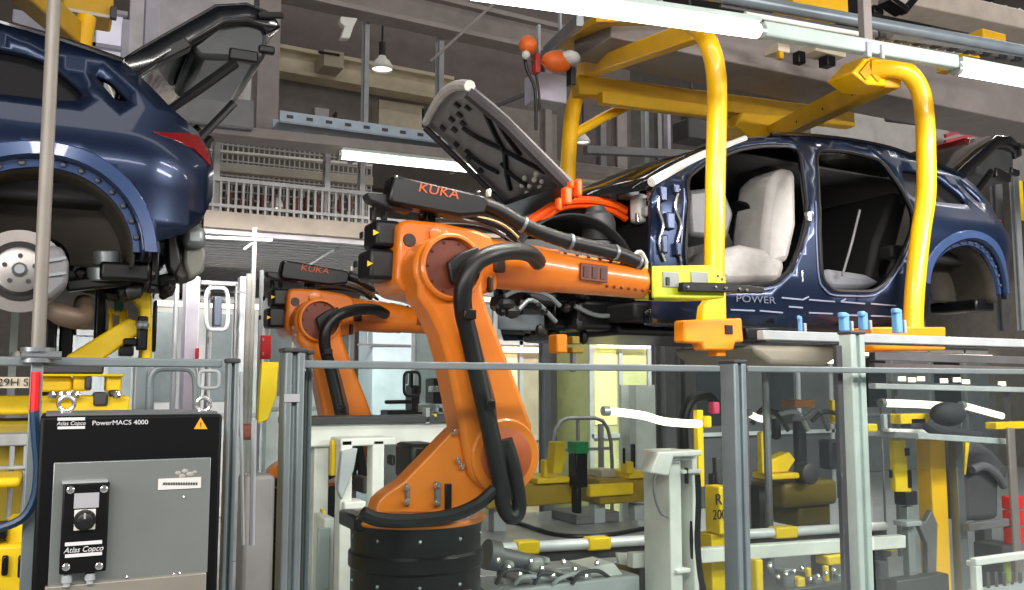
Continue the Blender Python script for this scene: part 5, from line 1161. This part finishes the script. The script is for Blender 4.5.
q = fx('orange_block_unit', P(563, 343, 4.3), 'orange block unit under the nose of the right car', 'block'); MB().px(548, 334, 568, 353, 4.3, .1).build('block', AMBER, q, .01); m = MB(); m.px(567, 336, 580, 344, 4.32, .06); m.px(567, 347, 584, 353, 4.32, .06); m.each('arm', OLIVE, q, .006)
MB().px(570, 352, 576, 372, 4.33, .05).build('stem', MIDGREY, q)
# machinery behind the pane right of the slotted post
q = fx('press_fixture', (P(790, 480, 4.8).x, 5.0, 0), 'olive and yellow press fixture between slotted post and tall pale post', 'fixture')
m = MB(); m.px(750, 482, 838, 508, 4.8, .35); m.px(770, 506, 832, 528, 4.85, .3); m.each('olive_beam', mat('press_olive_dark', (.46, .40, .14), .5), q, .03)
m = MB(); m.px(757, 432, 767, 474, 4.75, .1); m.ppx([(767, 462), (790, 452), (796, 460), (788, 472), (767, 474)], 4.75, .1); m.px(752, 474, 800, 480, 4.72, .2); m.px(828, 400, 838, 424, 4.75, .1); m.each('yellow_arm', YEL2, q, .01)
MB().lathe(P(812, 474, 4.7), (0, 1, 0), [(0, .05), (.01, .075), (.1, .075)], 24).build('dark_wheel', DKGREY, q)
m = MB(); m.px(792, 420, 808, 474, 4.9, .2); m.px(818, 440, 842, 470, 4.95, .2); m.px(770, 410, 782, 440, 5.0, .1); m.each('dark_body', mat('press_dark', (.20, .21, .23), .5, .2), q, .02)
for i in range(4):
    x = 752+20*i; MB().tube([P(x, 424-(i*7) % 9, 4.72), P(x+12, 408+(i*5) % 11, 4.7), P(x+26, 416-(i*3) % 8, 4.7), P(x+36, 430, 4.75)], .016, 8, 4).build('hose', [BLACKP, LTGREY, MIDGREY][i % 3], q)
m = MB(); m.px(780, 400, 815, 408, 4.8, .15); m.each('orange_bar', mat('bar_rust', (.66, .42, .16), .5), q, .008)
a = P(760, 520, 4.9).x; m = MB(); m.box((a, 4.9, 0), (a+.1, 5.0, .9)); a = P(830, 520, 4.9).x; m.box((a-.1, 4.9, 0), (a, 5.0, .9)); m.each('leg', DKGREY, q)
q = fx('parts_tray', (P(800, 570, 3.9).x, 3.95, 0), 'low tray of small yellow and grey machine parts below the white strip', 'tray')
a, b = P(766, 580, 3.7).x, P(845, 580, 3.7).x; MB().box((a, 3.7, 0), (b, 4.05, P(800, 588, 3.7).z)).build('table', DKGREY, q, .01)
m = MB(); m.px(750, 560, 764, 600, 3.72, .1); m.px(815, 556, 845, 566, 3.85, .1); m.px(804, 568, 812, 578, 3.75, .06); m.px(822, 566, 830, 584, 3.76, .08); m.px(790, 578, 806, 590, 3.72, .06); m.each('yellow_part', YEL2, q, .01)
m = MB(); m.px(774, 570, 796, 592, 3.74, .1); m.px(832, 574, 845, 590, 3.78, .08); m.px(808, 578, 824, 592, 3.73, .06); m.px(766, 562, 774, 574, 3.8, .08); m.each('grey_part', GREYM, q, .012)
m = MB()
for i in range(9): m.ball(P(770+8*i, 566+(i*11) % 14, 3.72), .014, n=8)
m.each('fitting', SILVER, q)
# yellow tower at the right
yt = fx('yellow_tower', (P(930, 520, 3.9).x, 4.05, 0), 'tall yellow lift tower with grey guide under the light bench', 'tower')
def floorbox(mb, x0, x1, ytop, Y, d):
    A_, d = span(x0, x1, 500, Y, d); mb.box((A_[0], Y, 0), (A_[1], Y+d, P((x0+x1)/2, ytop, Y).z))
    return mb
floorbox(MB(), 918, 948, 440, 3.95, .25).build('wide_plate', YEL, yt, .008)
MB().ppx([(894, 440), (906, 440), (908, 470), (912, 492), (896, 492)], 3.9, .04).build('side_plate', YEL2, yt, .006)
m = MB(); m.px(902, 448, 910, 456, 3.89, .03); m.px(906, 470, 912, 488, 3.89, .03); m.px(890, 450, 894, 460, 3.92, .05); m.px(889, 470, 894, 478, 3.92, .05); m.each('recess', BLACKM, yt, .003)
MB().px(894, 492, 918, 506, 3.9, .15).build('dark_collar', mat('collar_dark_blue', (.10, .11, .15), .45), yt, .006)
floorbox(MB(), 900, 914, 507, 3.92, .1).build('grey_guide', ALU, yt, .006)
floorbox(MB(), 950, 966, 440, 3.9, .14).build('grey_guide', GREYM, yt, .006)
MB().ppx([(966, 440), (970, 440), (966, 475), (964, 475)], 3.92, .1).build('yellow_edge', YEL2, yt, .002)
MB().px(893, 522, 922, 527, 3.86, .12).build('cross_arm', LTGREY, yt, .004)
MB().ppx([(918, 522), (926, 522), (932, 510), (938, 524), (936, 600), (928, 600), (928, 545)], 3.92, .04).build('fork', MIDGREY, yt, .005)
m = MB(); m.px(884, 538, 898, 552, 3.9, .1); m.each('yellow_foot', YEL2, yt, .008)
m = MB(); m.px(874, 540, 892, 558, 4.0, .1); m.px(872, 562, 888, 580, 3.9, .1); m.px(884, 578, 950, 600, 3.85, .1); m.each('black_motor', DKGREY, yt, .01)
bn = fx('workbench', P(925, 434, 3.75), 'light grey bench plate carrying the black bag on the yellow tower', 'bench')
MB().bar(P(886, 434, 3.8), P(980, 440, 3.8), .45, .035).build('plate', LTGREY, bn, .004); MB().bar(P(886, 430, 3.75), P(940, 432, 3.75), .05, .02).build('edge', WHITE, bn, .004)
bg = fx('black_bag', P(945, 425, 3.7), 'black soft bag slumped on the light grey bench plate', 'bag')
mb = MB(); mb.ball(P(948, 414, 3.72), .10, 1.35, .8, .75, 18); o = mb.build('bag_body', mat('bag_black', (.12, .12, .15), .8, bump=.7), bg); MB().tube([P(926, 424, 3.66), P(940, 432, 3.62), (P(975, 437, 3.66)), P(978, 432, 3.7)], [.035, .04, .035, .02], 10, 4).build('bag_strap', mat('bag_black', (.12, .12, .15)), bg)
for (x0, y0, x1, y1), lb, mm in [((890, 414, 930, 424), 'yellow bar on the bench left of the black bag', YEL2), ((985, 422, 1040, 429), 'yellow bar on the rail right of the black bag', YEL2), ((900, 418, 926, 428), 'dark clamp under the bench left of the black bag', DKGREY), ((862, 424, 878, 432), 'small yellow end piece right of the tall pale post', YEL2)]:
    one('bench_bar', mm, [(x0, y0, x1, y1)], 3.8 if x0 != 862 else 3.02, .08 if x0 != 862 else .04, lb, 'bar', 'bars along the bench')
one('bench_bracket', LTGREY, [(880, 414, 888, 432)], 3.78, .06, 'light bracket at the left end of the bench', 'bracket')
def lit(pts, r_, label, LYY=4.6):  # bright pane reflections built as glowing tubes, stands and sockets added
    L = root('reflection_tube', P(*pts[len(pts)//2], LYY), label, 'lamp', 'pane reflections built as tubes'); q = [P(x, y, LYY) for x, y in pts]
    MB().tube(q, r_, 12, 5).build('tube', SOFTGLOW, L); p = q[0]+Vector((.02, .03, 0))
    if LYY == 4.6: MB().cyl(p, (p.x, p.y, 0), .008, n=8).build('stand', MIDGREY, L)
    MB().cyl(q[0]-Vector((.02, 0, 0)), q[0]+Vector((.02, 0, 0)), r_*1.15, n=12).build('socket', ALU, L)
lit([(882, 403), (914, 404), (946, 406)], .028, 'horizontal pane reflection built as tube above the bench left of the black bag')
lit([(962, 405), (980, 410), (1002, 416)], .026, 'slanted pane reflection built as tube right of the black bag')
lit([(606, 411), (625, 413), (645, 416), (662, 421), (680, 423), (700, 424)], .022, 'wavy pane reflection built as tube above the white pedestal', 4.06)
lit([(748, 413), (758, 418), (768, 420)], .022, 'short pane reflection built as tube just right of the slotted post')
q = fx('lamp_cluster', P(930, 378, 6.0), 'row of small bright lamps under the right car, above the bench', 'lamp'); m = MB()
for x, y in [(902, 379), (912, 380), (921, 379), (944, 381), (957, 380), (966, 382), (1002, 384)]: m.px(x-4, y-2.5, x+4, y+2, 6.0, .05)
m.each('lamp', SOFTGLOW, q); MB().bar(P(890, 383, 6.03), P(1010, 387, 6.03), .05, .03).build('bar', MIDGREY, q)
for x in (894, 1006): p = P(x, 385, 6.05); MB().box((p.x-.02, 6.03, 0), (p.x+.02, 6.07, p.z)).build('stand', MIDGREY, q)
jk = fx('draped_cover', (P(988, 480, 4.3).x, 4.4, 0), 'dark grey cloth cover draped over a stand at the right', 'cover')
m = MB(); m.ppx([(968, 438), (980, 440), (996, 452), (1008, 466), (1010, 478), (1000, 486), (1000, 520), (965, 522), (966, 470)], 4.25, .3); m.build('cloth', GREYBAG, jk, .05); MB().tube([P(972, 470, 4.2), P(984, 466, 4.2), P(996, 474, 4.2), P(1004, 486, 4.22)], .03, 10, 4).build('fold', mat('fabric_fold_grey', (.36, .35, .37), .8), jk); MB().box((P(985, 520, 4.4).x-.04, 4.38, 0), (P(985, 520, 4.4).x+.04, 4.46, P(985, 518, 4.4).z)).build('stand', DKGREY, jk)
vp = tag(MB().box((P(1011, 480, 3.5).x, 3.5, 0), (P(1018, 480, 3.5).x, 3.52, P(1014, 428, 3.5).z)).build('brown_post', mat('post_brown_grey', (.46, .42, .41), .5), None, .006), 'brown grey post in front of the red box at the right', 'post')
rb = fx('red_box', (P(1012, 520, 3.8).x, 3.9, 0), 'red plastic box stack at the right edge behind the brown post', 'box'); m = MB(); m.px(1001, 497, 1024, 510, 3.8, .25); m.px(1002, 511, 1024, 527, 3.8, .25); m.px(1003, 528, 1024, 546, 3.8, .25); m.each('tier', RED, rb, .01); MB().box((P(1005, 550, 3.8).x, 3.82, 0), (P(1024, 550, 3.8).x, 4.02, P(1012, 546, 3.8).z)).build('stand', DKGREY, rb)
m = MB(); m.bar(P(966, 527, 3.85), P(1006, 522, 3.85), .05, .05); tag(m.build('side_arm', MIDGREY, None, .006), 'grey arm from the tower to the red box', 'arm')
wf = fx('white_trolley', (P(1005, 575, 3.3).x, 3.4, 0), 'white framed trolley with green and dark parts at the lower right corner', 'trolley'); m = MB(); a = P(977, 575, 3.3).x; b = P(1045, 575, 3.3).x; z = P(1005, 555, 3.3).z
m.box((a, 3.3, z-.04), (b, 3.34, z)); m.box((a, 3.3, 0), (a+.045, 3.34, z-.04)); m.box((b-.045, 3.3, 0), (b, 3.34, z-.04)); m.box((a+.06, 3.38, z-.06), (b, 3.41, z-.03)); m.each('frame_bar', WHITE, wf, .006)
m = MB(); m.box((a+.05, 3.34, .45), (b-.05, 3.40, .48)); m.each('shelf', LTGREY, wf); m = MB()
for i in range(5): m.px(986+8*i, 572, 991+8*i, 596, 3.36, .04)
m.each('dark_part', DKGREY, wf, .01); m = MB(); m.px(1003, 562, 1012, 584, 3.35, .05); m.each('green_part', mat('part_olive_green', (.50, .54, .24), .5), wf, .01)
